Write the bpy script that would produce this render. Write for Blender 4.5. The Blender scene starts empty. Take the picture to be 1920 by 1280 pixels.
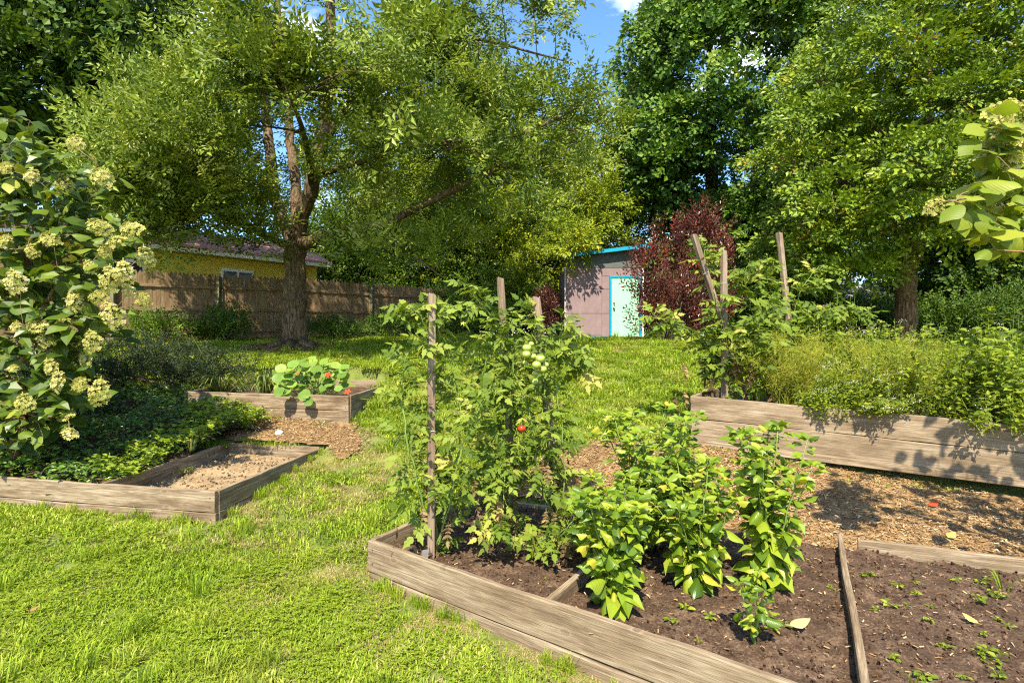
import bpy, math, random
import numpy as np
from mathutils import Vector, Matrix, Euler

random.seed(7)
rng = np.random.default_rng(7)
S = bpy.context.scene
COL = S.collection
R = math.radians
PI = math.pi

# ------------------------------------------------------------------ camera
EYE = 1.62
F = 1000.0                      # focal length in pixels of the 1920 wide photograph
cam_d = bpy.data.cameras.new('camera')
cam = bpy.data.objects.new('camera', cam_d)
COL.objects.link(cam)
cam.location = (0, 0, EYE)
cam.rotation_euler = (R(90), 0, 0)
cam_d.sensor_width = 36
cam_d.lens = F / 1920 * 36
cam_d.shift_y = 10 / 1920
cam_d.clip_start = 0.05
cam_d.clip_end = 2000
S.camera = cam

# ------------------------------------------------------------------ light
SUN_AZ = 9.0        # the light travels away from the camera and this much to the right
SUN_EL = 51.0
SUN_STRENGTH = 3.7
SKY_STRENGTH = 0.13
EXPOSURE = 1.68
d_ = Vector((math.sin(R(SUN_AZ)) * math.cos(R(SUN_EL)), math.cos(R(SUN_AZ)) * math.cos(R(SUN_EL)), -math.sin(R(SUN_EL))))
sun_d = bpy.data.lights.new('sun', 'SUN')
sun_d.energy = SUN_STRENGTH
sun_d.angle = R(0.53)
sun_d.color = (1.0, 0.905, 0.71)
sun = bpy.data.objects.new('sun', sun_d)
COL.objects.link(sun)
sun.location = (-3, -12, 20)
sun.rotation_euler = d_.to_track_quat('-Z', 'Y').to_euler()

W = bpy.data.worlds.new('World')
S.world = W
W.use_nodes = True
nt = W.node_tree
nt.nodes.clear()
n_out = nt.nodes.new('ShaderNodeOutputWorld')
n_bg = nt.nodes.new('ShaderNodeBackground')
n_sky = nt.nodes.new('ShaderNodeTexSky')
n_sky.sky_type = 'NISHITA'
n_sky.sun_disc = False
n_sky.sun_elevation = R(SUN_EL)
n_sky.sun_rotation = math.atan2(-d_.x, -d_.y)
n_sky.air_density = 1.0
n_sky.dust_density = 0.25
n_sky.ozone_density = 2.0
n_tc = nt.nodes.new('ShaderNodeTexCoord')
n_mp = nt.nodes.new('ShaderNodeMapping')
n_mp.inputs['Scale'].default_value = (1.6, 1.6, 3.2)
n_ns = nt.nodes.new('ShaderNodeTexNoise')
n_ns.inputs['Scale'].default_value = 1.7
n_ns.inputs['Detail'].default_value = 7
n_ns.inputs['Roughness'].default_value = 0.6
n_rp = nt.nodes.new('ShaderNodeValToRGB')
n_rp.color_ramp.elements[0].position = 0.53
n_rp.color_ramp.elements[1].position = 0.71
n_mx = nt.nodes.new('ShaderNodeMixRGB')
n_mx.inputs['Color2'].default_value = (8.6, 8.5, 8.4, 1)
n_bg.inputs['Strength'].default_value = SKY_STRENGTH
L = nt.links.new
L(n_tc.outputs['Generated'], n_mp.inputs['Vector'])
L(n_mp.outputs[0], n_ns.inputs['Vector'])
L(n_ns.outputs['Fac'], n_rp.inputs['Fac'])
L(n_rp.outputs['Color'], n_mx.inputs['Fac'])
n_hs = nt.nodes.new('ShaderNodeHueSaturation')
n_hs.inputs['Saturation'].default_value = 1.18
n_hs.inputs['Value'].default_value = .88
L(n_sky.outputs[0], n_hs.inputs['Color'])
L(n_hs.outputs[0], n_mx.inputs['Color1'])
L(n_mx.outputs[0], n_bg.inputs['Color'])
L(n_bg.outputs[0], n_out.inputs['Surface'])

S.view_settings.view_transform = 'Standard'
S.view_settings.look = 'None'
S.view_settings.gamma = 1
S.view_settings.use_curve_mapping = False
S.view_settings.exposure = EXPOSURE
S.render.engine = 'CYCLES'
S.cycles.use_denoising = False
S.cycles.pixel_filter_type = 'BLACKMAN_HARRIS'
S.cycles.filter_width = 1.2
S.cycles.max_bounces = 7
S.cycles.diffuse_bounces = 4
S.cycles.glossy_bounces = 2
S.cycles.transmission_bounces = 5
S.cycles.transparent_max_bounces = 4
S.cycles.use_fast_gi = False
S.cycles.caustics_reflective = False
S.cycles.caustics_refractive = False
S.cycles.sample_clamp_indirect = 3

# ------------------------------------------------------------------ numpy helpers
def unit(a):
    a = np.asarray(a, float)
    return a / np.maximum(np.linalg.norm(a, axis=-1, keepdims=True), 1e-9)

_G = rng.random((257, 257))
def vnoise(x, y, s=1.0, o=0.0):
    """smooth value noise in 0..1"""
    x = np.asarray(x, float) * s + 37.3 + o * 13.7
    y = np.asarray(y, float) * s + 91.7 + o * 7.9
    xi = np.floor(x).astype(int); yi = np.floor(y).astype(int)
    fx = x - xi; fy = y - yi
    fx = fx * fx * (3 - 2 * fx); fy = fy * fy * (3 - 2 * fy)
    a = _G[xi % 256, yi % 256]; b = _G[(xi + 1) % 256, yi % 256]
    c = _G[xi % 256, (yi + 1) % 256]; d = _G[(xi + 1) % 256, (yi + 1) % 256]
    return (a * (1 - fx) + b * fx) * (1 - fy) + (c * (1 - fx) + d * fx) * fy

def inpoly(x, y, poly):
    x = np.asarray(x, float); y = np.asarray(y, float)
    c = np.zeros(x.shape, bool)
    n = len(poly)
    for i in range(n):
        x0, y0 = poly[i]; x1, y1 = poly[(i + 1) % n]
        if y0 == y1:
            continue
        t = ((y0 > y) != (y1 > y)) & (x < (x1 - x0) * (y - y0) / (y1 - y0) + x0)
        c ^= t
    return c

def at(px, py, d):
    """point seen at pixel px, py of the photograph at depth d"""
    return np.array(((px - 960) / F * d, d, EYE - (py - 650) / F * d))

def mesh_np(name, V, polys, rnd=None, smooth=False):
    """polys: list of int arrays (n,k); rnd: one value per vertex"""
    V = np.ascontiguousarray(V, dtype=np.float32).reshape(-1, 3)
    me = bpy.data.meshes.new(name)
    me.vertices.add(len(V))
    me.vertices.foreach_set('co', V.ravel())
    li = np.concatenate([p.ravel() for p in polys]).astype(np.int32)
    tot = np.concatenate([np.full(len(p), p.shape[1], np.int32) for p in polys])
    st = np.concatenate(([0], np.cumsum(tot)[:-1])).astype(np.int32)
    me.loops.add(len(li))
    me.loops.foreach_set('vertex_index', li)
    me.polygons.add(len(tot))
    me.polygons.foreach_set('loop_start', st)
    me.polygons.foreach_set('loop_total', tot)
    me.polygons.foreach_set('use_smooth', np.full(len(tot), bool(smooth)))
    if rnd is not None:
        at_ = me.attributes.new('rnd', 'FLOAT', 'POINT')
        at_.data.foreach_set('value', np.ascontiguousarray(rnd, dtype=np.float32))
    me.update(calc_edges=True)
    return me

class Geo:
    """collects pieces into one mesh"""
    def __init__(s):
        s.V = []; s.P = {}; s.R = []; s.n = 0
    def add(s, V, polys, r=0.5):
        V = np.asarray(V, float).reshape(-1, 3)
        s.V.append(V)
        for p in polys:
            p = np.asarray(p, int)
            if p.ndim == 1: p = p[None]
            s.P.setdefault(p.shape[1], []).append(p + s.n)
        s.R.append(np.full(len(V), r) if np.isscalar(r) else np.asarray(r, float))
        s.n += len(V)
    def tube(s, pts, rad, k=6, r=0.5, cap=True):
        pts = np.asarray(pts, float); n = len(pts)
        rad = np.broadcast_to(np.asarray(rad, float), (n,))
        T = unit(np.gradient(pts, axis=0))
        up = np.array((0.31, 0.17, 0.93)) if abs(T[0][2]) < .9 else np.array((1., .1, 0))
        A = unit(np.cross(T, up)); B = np.cross(T, A)
        a = np.arange(k) / k * 2 * PI
        V = pts[:, None] + rad[:, None, None] * (A[:, None] * np.cos(a)[None, :, None] + B[:, None] * np.sin(a)[None, :, None])
        i = np.arange(n - 1)[:, None] * k; j = np.arange(k)[None]
        q = np.stack((i + j, i + (j + 1) % k, i + k + (j + 1) % k, i + k + j), -1).reshape(-1, 4)
        pl = [q]
        if cap:
            pl.append(np.arange(k)[None, ::-1]); pl.append((np.arange(k) + (n - 1) * k)[None])
        s.add(V, pl, r)
    def box(s, c, h, r=0.5, M=None):
        c = np.asarray(c, float); h = np.asarray(h, float)
        o = np.array([(-1,-1,-1),(1,-1,-1),(1,1,-1),(-1,1,-1),(-1,-1,1),(1,-1,1),(1,1,1),(-1,1,1)], float) * h
        if M is not None: o = o @ np.asarray(M).T
        s.add(o + c, [np.array([(0,3,2,1),(4,5,6,7),(0,1,5,4),(1,2,6,5),(2,3,7,6),(3,0,4,7)])], r)
    def mesh(s, name, smooth=False):
        return mesh_np(name, np.concatenate(s.V), [np.concatenate(v) for v in s.P.values()], np.concatenate(s.R), smooth)

def frames(X, N):
    X = unit(X); Y = unit(np.cross(N, X)); Z = np.cross(X, Y)
    return np.stack((X, Y, Z), -1)         # columns

def scatter(T, P, X, N, Sc, rnd=None, geo=None):
    """copies of template T=(V,[polys]) or (V,[polys],r) put at P with x axis X, normal about N, scale Sc"""
    TV = np.asarray(T[0], float); k = len(TV); n = len(P)
    M = frames(X, N)
    Sc = np.broadcast_to(np.asarray(Sc, float), (n,))
    V = np.einsum('nij,kj->nki', M, TV) * Sc[:, None, None] + np.asarray(P, float)[:, None]
    off = np.arange(n) * k
    polys = [(np.asarray(p)[None] + off[:, None, None]).reshape(-1, np.asarray(p).shape[1]) for p in T[1]]
    if rnd is None: rnd = rng.random(n)
    rr = np.repeat(rnd, k).astype(float)
    if len(T) > 2:
        rr = np.clip(rr + np.tile(T[2], n), 0, 1)
    geo.add(V.reshape(-1, 3), polys, rr)

def rdir(n):
    return unit(rng.normal(size=(n, 3)))

# ------------------------------------------------------------------ scene helpers
def obj(name, me, mat, parent=None, loc=None, M=None):
    o = bpy.data.objects.new(name, me)
    COL.objects.link(o)
    if mat is not None and len(me.materials) == 0:
        me.materials.append(mat)
    if parent is not None: o.parent = parent
    if M is not None: o.matrix_basis = M
    elif loc is not None: o.location = tuple(float(v) for v in loc)
    return o
def tag(o, label=None, cat=None, group=None, kind=None):
    if label: o['label'] = label
    if cat: o['category'] = cat
    if group: o['group'] = group
    if kind: o['kind'] = kind
    return o
def thing(name, loc, label, cat, group=None, rz=0):
    o = bpy.data.objects.new(name, None)
    o.empty_display_size = .1
    COL.objects.link(o)
    o.location = tuple(float(v) for v in loc); o.rotation_euler = (0, 0, rz)
    return tag(o, label, cat, group)
def mat4(P, X, N, s=1.0):
    X = Vector(X).normalized(); Y = Vector(N).cross(X)
    if Y.length < 1e-5: Y = Vector((0, 1, 0.1)).cross(X)
    Y.normalize(); Z = X.cross(Y)
    m = Matrix.Identity(4)
    for i in range(3):
        m[i][0] = X[i] * s; m[i][1] = Y[i] * s; m[i][2] = Z[i] * s; m[i][3] = P[i]
    return m

# ------------------------------------------------------------------ materials
def new_mat(name):
    m = bpy.data.materials.new(name); m.use_nodes = True
    t = m.node_tree; t.nodes.clear()
    return m, t
class NT:
    def __init__(s, t): s.t = t
    def n(s, ty, **kw):
        nd = s.t.nodes.new('ShaderNode' + ty)
        for k, v in kw.items():
            if k in nd.inputs: nd.inputs[k].default_value = v
            else: setattr(nd, k, v)
        return nd
    def l(s, a, b): s.t.links.new(a, b)
    def ramp(s, fac, stops):
        r = s.n('ValToRGB'); e = r.color_ramp.elements
        while len(e) > len(stops): e.remove(e[-1])
        while len(e) < len(stops): e.new(1)
        for i, (p, c) in enumerate(stops):
            e[i].position = p; e[i].color = (*c, 1)
        s.l(fac, r.inputs['Fac']); return r.outputs['Color']
    def mix(s, fac, a, b, mode='MIX'):
        m = s.n('MixRGB', blend_type=mode)
        for k, v in (('Fac', fac), ('Color1', a), ('Color2', b)):
            if isinstance(v, (int, float)): m.inputs[k].default_value = v
            elif isinstance(v, tuple): m.inputs[k].default_value = (*v, 1)
            else: s.l(v, m.inputs[k])
        return m.outputs[0]
    def math(s, op, a, b=0.0):
        m = s.n('Math', operation=op)
        for i, v in enumerate((a, b)):
            if isinstance(v, (int, float)): m.inputs[i].default_value = v
            else: s.l(v, m.inputs[i])
        return m.outputs[0]

def leaf_mat(name, stops, rough=.45, trans=.3, spec=.35, src='attr', tcol=None, patch=None, bump=0):
    """stops: colour ramp over the leaf's own random number"""
    m, t = new_mat(name); g = NT(t)
    if src == 'attr':
        fac = g.n('Attribute', attribute_name='rnd').outputs['Fac']
    else:
        fac = g.n('ObjectInfo').outputs['Random']
    if src == 'both':
        a = g.n('Attribute', attribute_name='rnd').outputs['Fac']
        fac = g.math('ADD', g.math('MULTIPLY', a, .6), g.math('MULTIPLY', fac, .4))
    col = g.ramp(fac, stops)
    if patch:                                  # broad patches of another hue over the ground
        geo = g.n('NewGeometry')
        ns = g.n('TexNoise', Scale=patch[0], Detail=3.0)
        g.l(geo.outputs['Position'], ns.inputs['Vector'])
        f = g.ramp(ns.outputs['Fac'], [(patch[2], (0, 0, 0)), (patch[3], (1, 1, 1))])
        col = g.mix(g.math('MULTIPLY', f, patch[4]), col, patch[1])
    p = g.n('BsdfPrincipled', Roughness=rough)
    p.inputs['Specular IOR Level'].default_value = spec
    g.l(col, p.inputs['Base Color'])
    if bump:
        tc = g.n('TexCoord'); wv = g.n('TexWave', Scale=bump, Distortion=1.5)
        wv.wave_type = 'BANDS'; wv.bands_direction = 'DIAGONAL'
        g.l(tc.outputs['Object'], wv.inputs['Vector'])
        b = g.n('Bump', Strength=.12, Distance=.012); g.l(wv.outputs['Fac'], b.inputs['Height'])
        g.l(b.outputs[0], p.inputs['Normal'])
    tr = g.n('BsdfTranslucent')
    g.l(g.mix(1.0, col, tcol or (1.25, 1.2, .55), 'MULTIPLY'), tr.inputs['Color'])
    mx = g.n('MixShader', Fac=trans)
    g.l(p.outputs[0], mx.inputs[1]); g.l(tr.outputs[0], mx.inputs[2])
    o = g.n('OutputMaterial'); g.l(mx.outputs[0], o.inputs['Surface'])
    return m

def plain_mat(name, col, rough=.6, spec=.3, noise=0.0, scale=20.0, bump=0.0, metal=0.0):
    m, t = new_mat(name); g = NT(t)
    p = g.n('BsdfPrincipled', Roughness=rough, Metallic=metal)
    p.inputs['Specular IOR Level'].default_value = spec
    o = g.n('OutputMaterial'); g.l(p.outputs[0], o.inputs['Surface'])
    tc = g.n('TexCoord'); ns = g.n('TexNoise', Scale=scale, Detail=6.0, Roughness=.62)
    g.l(tc.outputs['Object'], ns.inputs['Vector'])
    c = g.ramp(ns.outputs['Fac'], [(.3, tuple(v * (1 - noise) for v in col)), (.7, tuple(min(1, v * (1 + noise)) for v in col))])
    g.l(c, p.inputs['Base Color'])
    if bump:
        b = g.n('Bump', Strength=bump, Distance=.01); g.l(ns.outputs['Fac'], b.inputs['Height']); g.l(b.outputs[0], p.inputs['Normal'])
    return m

def wood_mat(name, cols, grain=1.0, knots=True, rough=.75, blotch=.8):
    """weathered board: grain along the object's own x axis"""
    m, t = new_mat(name); g = NT(t)
    tc = g.n('TexCoord'); oi = g.n('ObjectInfo')
    off = g.n('CombineXYZ')
    g.l(g.math('MULTIPLY', oi.outputs['Random'], 37.0), off.inputs[0]); g.l(g.math('MULTIPLY', oi.outputs['Random'], 11.0), off.inputs[2])
    add = g.n('VectorMath', operation='ADD'); g.l(tc.outputs['Object'], add.inputs[0]); g.l(off.outputs[0], add.inputs[1])
    mp = g.n('Mapping'); mp.inputs['Scale'].default_value = (1.1 * grain, 22 * grain, 22 * grain); g.l(add.outputs[0], mp.inputs['Vector'])
    n1 = g.n('TexNoise', Scale=2.2, Detail=8.0, Roughness=.65, Distortion=.6); g.l(mp.outputs[0], n1.inputs['Vector'])
    mp2 = g.n('Mapping'); mp2.inputs['Scale'].default_value = (2.6, 75, 75); g.l(add.outputs[0], mp2.inputs['Vector'])
    n2 = g.n('TexNoise', Scale=3.0, Detail=4.0); g.l(mp2.outputs[0], n2.inputs['Vector'])
    n3 = g.n('TexNoise', Scale=1.0, Detail=6.0, Roughness=.65); mp3 = g.n('Mapping'); mp3.inputs['Scale'].default_value = (1.6, 6.0, 6.0); g.l(add.outputs[0], mp3.inputs['Vector']); g.l(mp3.outputs[0], n3.inputs['Vector'])
    n4 = g.n('TexNoise', Scale=9.0, Detail=4.0); g.l(add.outputs[0], n4.inputs['Vector'])
    col = g.ramp(n1.outputs['Fac'], [(.28, cols[0]), (.45, cols[1]), (.6, cols[2]), (.74, cols[3])])
    fine = g.ramp(n2.outputs['Fac'], [(.40, (.25, .21, .18)), (.52, (1, 1, 1))])
    col = g.mix(.42, col, fine, 'MULTIPLY')
    blot = g.ramp(n3.outputs['Fac'], [(.36, (.36, .28, .22)), (.47, (.72, .66, .6)), (.56, (1, 1, 1))])
    col = g.mix(blotch, col, blot, 'MULTIPLY')
    col = g.mix(g.math('MULTIPLY', oi.outputs['Random'], .35), col, cols[1])
    h = n1.outputs['Fac']
    if knots:
        sx = g.n('SeparateXYZ'); g.l(add.outputs[0], sx.inputs[0])
        mk = g.n('CombineXYZ'); g.l(g.math('MULTIPLY', sx.outputs[0], 2.4), mk.inputs[0]); g.l(g.math('MULTIPLY', sx.outputs[2], 4.2), mk.inputs[1])
        vo = g.n('TexVoronoi', Scale=1.0, voronoi_dimensions='2D'); vo.inputs['Randomness'].default_value = .9; g.l(mk.outputs[0], vo.inputs['Vector'])
        ring = g.ramp(vo.outputs['Distance'], [(.0, (.5, .5, .5)), (.05, (.25, .25, .25)), (.075, (1, 1, 1)), (.09, (.72, .72, .72)), (.14, (0, 0, 0))])
        kn = g.ramp(vo.outputs['Distance'], [(.0, (.16, .10, .065)), (.05, (.07, .045, .03)), (.075, (.28, .21, .14)), (.13, (.22, .16, .10))])
        sc = g.n('SeparateColor'); g.l(vo.outputs['Color'], sc.inputs[0])
        sel = g.math('GREATER_THAN', sc.outputs[0], .62)
        col = g.mix(g.math('MULTIPLY', ring, g.math('MULTIPLY', sel, .65)), col, kn)
    p = g.n('BsdfPrincipled', Roughness=rough); p.inputs['Specular IOR Level'].default_value = .2
    g.l(col, p.inputs['Base Color'])
    b = g.n('Bump', Strength=.8, Distance=.006); g.l(g.math('ADD', h, g.math('MULTIPLY', n2.outputs['Fac'], .6)), b.inputs['Height'])
    g.l(b.outputs[0], p.inputs['Normal'])
    o = g.n('OutputMaterial'); g.l(p.outputs[0], o.inputs['Surface'])
    return m

def bark_mat(name, c0, c1, sx=18.0, sz=3.0):
    m, t = new_mat(name); g = NT(t)
    tc = g.n('TexCoord'); mp = g.n('Mapping'); mp.inputs['Scale'].default_value = (sx, sx, sz)
    g.l(tc.outputs['Object'], mp.inputs['Vector'])
    n1 = g.n('TexNoise', Scale=1.3, Detail=7.0, Roughness=.7, Distortion=.5); g.l(mp.outputs[0], n1.inputs['Vector'])
    n2 = g.n('TexNoise', Scale=1.4, Detail=3.0); g.l(tc.outputs['Object'], n2.inputs['Vector'])
    col = g.ramp(n1.outputs['Fac'], [(.38, tuple(v * .3 for v in c0)), (.5, c0), (.66, c1)])
    col = g.mix(g.ramp(n2.outputs['Fac'], [(.4, (0, 0, 0)), (.7, (.45, .45, .45))]), col, (.13, .13, .075))
    p = g.n('BsdfPrincipled', Roughness=.9); p.inputs['Specular IOR Level'].default_value = .15
    g.l(col, p.inputs['Base Color'])
    b = g.n('Bump', Strength=1.0, Distance=.05); g.l(n1.outputs['Fac'], b.inputs['Height']); g.l(b.outputs[0], p.inputs['Normal'])
    o = g.n('OutputMaterial'); g.l(p.outputs[0], o.inputs['Surface'])
    return m

def ground_mat(name, stops, scale, bump=.6, rough=.95, fine=60.0, patch=None):
    m, t = new_mat(name); g = NT(t)
    tc = g.n('TexCoord')
    n1 = g.n('TexNoise', Scale=scale, Detail=9.0, Roughness=.68); g.l(tc.outputs['Object'], n1.inputs['Vector'])
    n2 = g.n('TexNoise', Scale=fine, Detail=4.0); g.l(tc.outputs['Object'], n2.inputs['Vector'])
    f = g.math('ADD', g.math('MULTIPLY', n1.outputs['Fac'], .6), g.math('MULTIPLY', n2.outputs['Fac'], .4))
    col = g.ramp(f, stops)
    if patch:
        n3 = g.n('TexNoise', Scale=patch[0], Detail=3.0); g.l(tc.outputs['Object'], n3.inputs['Vector'])
        col = g.mix(g.math('MULTIPLY', g.ramp(n3.outputs['Fac'], [(patch[2], (0, 0, 0)), (patch[3], (1, 1, 1))]), patch[4]), col, patch[1])
    p = g.n('BsdfPrincipled', Roughness=rough); p.inputs['Specular IOR Level'].default_value = .15
    g.l(col, p.inputs['Base Color'])
    b = g.n('Bump', Strength=bump, Distance=.02); g.l(f, b.inputs['Height']); g.l(b.outputs[0], p.inputs['Normal'])
    o = g.n('OutputMaterial'); g.l(p.outputs[0], o.inputs['Surface'])
    return m

GRASS_PATCH = (1.0, (.34, .30, .07), .52, .75, .5)
M = {}
M['grass'] = leaf_mat('grass_blades', [(0, (.085, .15, .010)), (.45, (.195, .285, .018)), (.8, (.335, .41, .035)), (1, (.60, .54, .16))], .5, .3, .15, 'both', patch=GRASS_PATCH)
M['lawn'] = ground_mat('lawn_soil_and_thatch', [(.3, (.05, .075, .015)), (.5, (.12, .15, .03)), (.7, (.22, .2, .07))], 3.0, patch=GRASS_PATCH)
M['clover'] = leaf_mat('clover_leaves', [(0, (.13, .195, .012)), (1, (.265, .335, .025))], .5, .3, .3, 'attr')
M['straw'] = leaf_mat('dry_straw', [(0, (.26, .2, .07)), (.6, (.42, .33, .14)), (1, (.58, .48, .26))], .7, .3, .2)
M['mulch'] = ground_mat('mulch_bed', [(.3, (.09, .048, .02)), (.5, (.22, .135, .06)), (.7, (.38, .25, .12))], 9.0, 1.0, fine=90.0)
M['chips'] = leaf_mat('mulch_chips', [(0, (.10, .052, .022)), (.4, (.25, .148, .066)), (.8, (.42, .28, .14)), (1, (.58, .45, .27))], .85, .05, .15)
M['soil'] = ground_mat('garden_soil', [(.34, (.024, .014, .009)), (.5, (.075, .046, .029)), (.64, (.17, .112, .072))], 8.0, 1.0, fine=70.0)
M['crumbs'] = leaf_mat('soil_crumb', [(0, (.024, .013, .008)), (.6, (.09, .052, .033)), (.86, (.17, .105, .068)), (.9, (.36, .27, .19)), (1, (.5, .42, .33))], .95, 0.0, .1)
M['sand'] = ground_mat('dry_sandy_soil', [(.3, (.15, .10, .055)), (.5, (.27, .19, .105)), (.7, (.38, .28, .165))], 10.0, 1.0, fine=60.0)
M['board'] = wood_mat('weathered_board', [(.115, .08, .05), (.235, .175, .112), (.36, .285, .195), (.50, .42, .31)])
M['fence'] = wood_mat('fence_board', [(.12, .078, .042), (.23, .155, .085), (.32, .225, .13), (.4, .3, .185)], blotch=.75)
M['fence_post'] = wood_mat('green_grey_post', [(.09, .09, .05), (.16, .16, .09), (.21, .21, .12), (.27, .26, .17)], knots=False)
M['stake'] = wood_mat('stake_wood', [(.14, .10, .07), (.26, .19, .135), (.36, .275, .205), (.48, .39, .31)], knots=False)
M['bark'] = bark_mat('ash_bark', (.13, .082, .045), (.30, .21, .125))
M['bark_dark'] = bark_mat('dark_bark', (.09, .062, .04), (.2, .145, .095))
M['bark_red'] = bark_mat('red_brown_bark', (.17, .095, .05), (.33, .21, .11))

# ------------------------------------------------------------------ terrain
_ty = np.array([-60, 0, 2.4, 3.7, 4.6, 5.5, 6.7, 8, 10, 13, 18, 25, 60, 900])
_tz = np.array([-.1, -.02, -.03, -.03, .10, .32, .62, .87, 1.22, 1.63, 1.9, 2.02, 2.15, 2.2])
_dy = np.linspace(-60, 900, 9601)
_dz = np.interp(_dy, _ty, _tz)
_k = np.ones(9) / 9
_dz = np.convolve(np.pad(_dz, 4, mode='edge'), _k, 'valid')
BED_FRONT = [(-.99, 3.73), (1.62, 1.80), (2.75, 3.55), (2.42, 3.95), (1.55, 4.55), (-.29, 4.93)]
BED_FRONT_SOIL = [(-.99, 3.73), (1.70, 1.74), (3.9, 2.2), (3.9, 3.2), (2.45, 3.83), (1.5, 4.45), (-.29, 4.93)]
BED_LEFT = [(-2.55, 4.6), (-2.35, 6.6), (-3.62, 6.85), (-3.75, 4.83)]
BED_BACK = [(-2.26, 7.4), (-2.17, 10.05), (-4.7, 10.4), (-4.9, 8.05)]
BED_RIGHT = [(2.09, 6.2), (6.9, 3.95), (8.1, 6.2), (3.2, 7.95)]
COVER = [(-5.9, 5.25), (-3.72, 4.84), (-3.6, 6.85), (-3.2, 7.3), (-4.85, 7.95), (-5.2, 8.6), (-7.2, 8.8), (-7.4, 5.6)]
MULCH_R = [(-.1, 5.0), (1.5, 4.45), (2.45, 3.83), (3.9, 3.2), (6.4, 2.9), (6.9, 3.95), (2.09, 6.2), (1.3, 6.4), (.55, 6.0)]
MULCH_L = [(-3.7, 6.84), (-2.35, 6.62), (-1.75, 6.2), (-1.7, 7.0), (-2.2, 7.4), (-4.85, 8.05), (-4.3, 7.5)]
_dz2 = np.interp(_dy, [-60, 0, 2.4, 3.7, 4.6, 5.5, 6.6, 7.4, 8.5, 10, 13, 18, 25, 60, 900], [-.1, -.02, -.03, -.03, .10, .2, .36, .53, .85, 1.22, 1.63, 1.9, 2.02, 2.15, 2.2])
_dz2 = np.convolve(np.pad(_dz2, 4, mode='edge'), _k, 'valid')
def ground_raw(x, y):
    f = np.clip((np.asarray(x, float) + 1.3) / 1.6, 0, 1); f = f * f * (3 - 2 * f)
    return np.interp(y, _dy, _dz) * f + np.interp(y, _dy, _dz2) * (1 - f) + (vnoise(x, y, .8) - .5) * .035
def ground(x, y):
    z = ground_raw(x, y)
    for poly, zz in ((BED_BACK, .74), (BED_LEFT, .1), (BED_FRONT_SOIL, .05), (BED_RIGHT, .5)):
        z = np.where(inpoly(x, y, poly), np.minimum(z, zz), z)
    return z
def gz(x, y):
    return float(ground_raw(np.array([x]), np.array([y]))[0])

def axis(segs):
    a = []
    for lo, hi, st in segs: a += list(np.arange(lo, hi, st))
    return np.array(a + [segs[-1][1]])
gx = axis([(-900, -60, 120), (-60, -12, 4), (-12, -6, .5), (-6, 8.5, .1), (8.5, 16, .6), (16, 60, 4), (60, 900, 120)])
gy = axis([(-60, 0, 5), (0, 1.6, .4), (1.6, 10.6, .1), (10.6, 24, .4), (24, 60, 4), (60, 900, 120)])
GX, GY = np.meshgrid(gx, gy)
GZ = ground(GX, GY)
nx, ny = len(gx), len(gy)
i = np.arange(ny - 1)[:, None] * nx + np.arange(nx - 1)[None]
q = np.stack((i, i + 1, i + nx + 1, i + nx), -1).reshape(-1, 4)
tag(obj('lawn', mesh_np('lawn', np.stack((GX, GY, GZ), -1), [q], None, True), M['lawn']), kind='structure')

def sheet(name, poly, zf, step, mat, edge=0.0):
    xs = [p[0] for p in poly]; ys = [p[1] for p in poly]
    ax = np.arange(min(xs) - .1, max(xs) + .1, step); ay = np.arange(min(ys) - .1, max(ys) + .1, step)
    X, Y = np.meshgrid(ax, ay)
    Z = zf(X, Y)
    jx = (vnoise(X, Y, 3.0, 3) - .5) * edge; jy = (vnoise(X, Y, 3.0, 5) - .5) * edge
    keep = inpoly(X + jx, Y + jy, poly)
    nx = len(ax)
    k = keep[:-1, :-1] & keep[1:, :-1] & keep[:-1, 1:] & keep[1:, 1:]
    i = (np.arange(len(ay) - 1)[:, None] * nx + np.arange(nx - 1)[None])[k]
    q = np.stack((i, i + 1, i + nx + 1, i + nx), -1)
    u, inv = np.unique(q, return_inverse=True)
    V = np.stack((X.ravel(), Y.ravel(), Z.ravel()), -1)[u]
    return tag(obj(name, mesh_np(name, V, [inv.reshape(-1, 4)], None, True), mat), kind='structure')

def soil_front(x, y):
    z = np.maximum(.165, ground_raw(x, y) + .03)
    return z + (vnoise(x, y, 7) - .5) * .035 + (vnoise(x, y, 22, 2) - .5) * .022 + (vnoise(x, y, 60, 4) - .5) * .012
def mulch_z(x, y):
    return ground_raw(x, y) + .03 + (vnoise(x, y, 9, 1) - .5) * .02 + (vnoise(x, y, 40, 4) - .5) * .012
def soil_left(x, y):
    return .20 + (y - 5.5) * .05 + (vnoise(x, y, 4) - .5) * .07 + (vnoise(x, y, 20, 2) - .5) * .03
def soil_back(x, y):
    return .85 + (vnoise(x, y, 4) - .5) * .05 + (vnoise(x, y, 20, 2) - .5) * .025
def soil_right(x, y):
    return .86 + (x - 3.5) * -.035 + (vnoise(x, y, 4) - .5) * .05 + (vnoise(x, y, 20, 2) - .5) * .025
sheet('garden_soil', BED_FRONT_SOIL, soil_front, .03, M['soil'])
sheet('sandy_soil', [(-2.58, 4.64), (-2.38, 6.58), (-3.6, 6.8), (-3.72, 4.86)], soil_left, .04, M['sand'])
sheet('garden_soil', [(-2.29, 7.44), (-2.2, 10.0), (-4.66, 10.36), (-4.86, 8.08)], soil_back, .05, M['soil'])
sheet('garden_soil', [(2.15, 6.21), (6.9, 4.0), (8.05, 6.2), (3.2, 7.9)], soil_right, .06, M['soil'])
sheet('mulch_path', MULCH_R, mulch_z, .04, M['mulch'], .22)
sheet('mulch_path', MULCH_L, mulch_z, .04, M['mulch'], .5)
def cover_z(x, y):
    return np.minimum(.33 + (y - 5) * .16, ground_raw(x, y) + .2) + (vnoise(x, y, 2.2, 8) - .5) * .2
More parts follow.
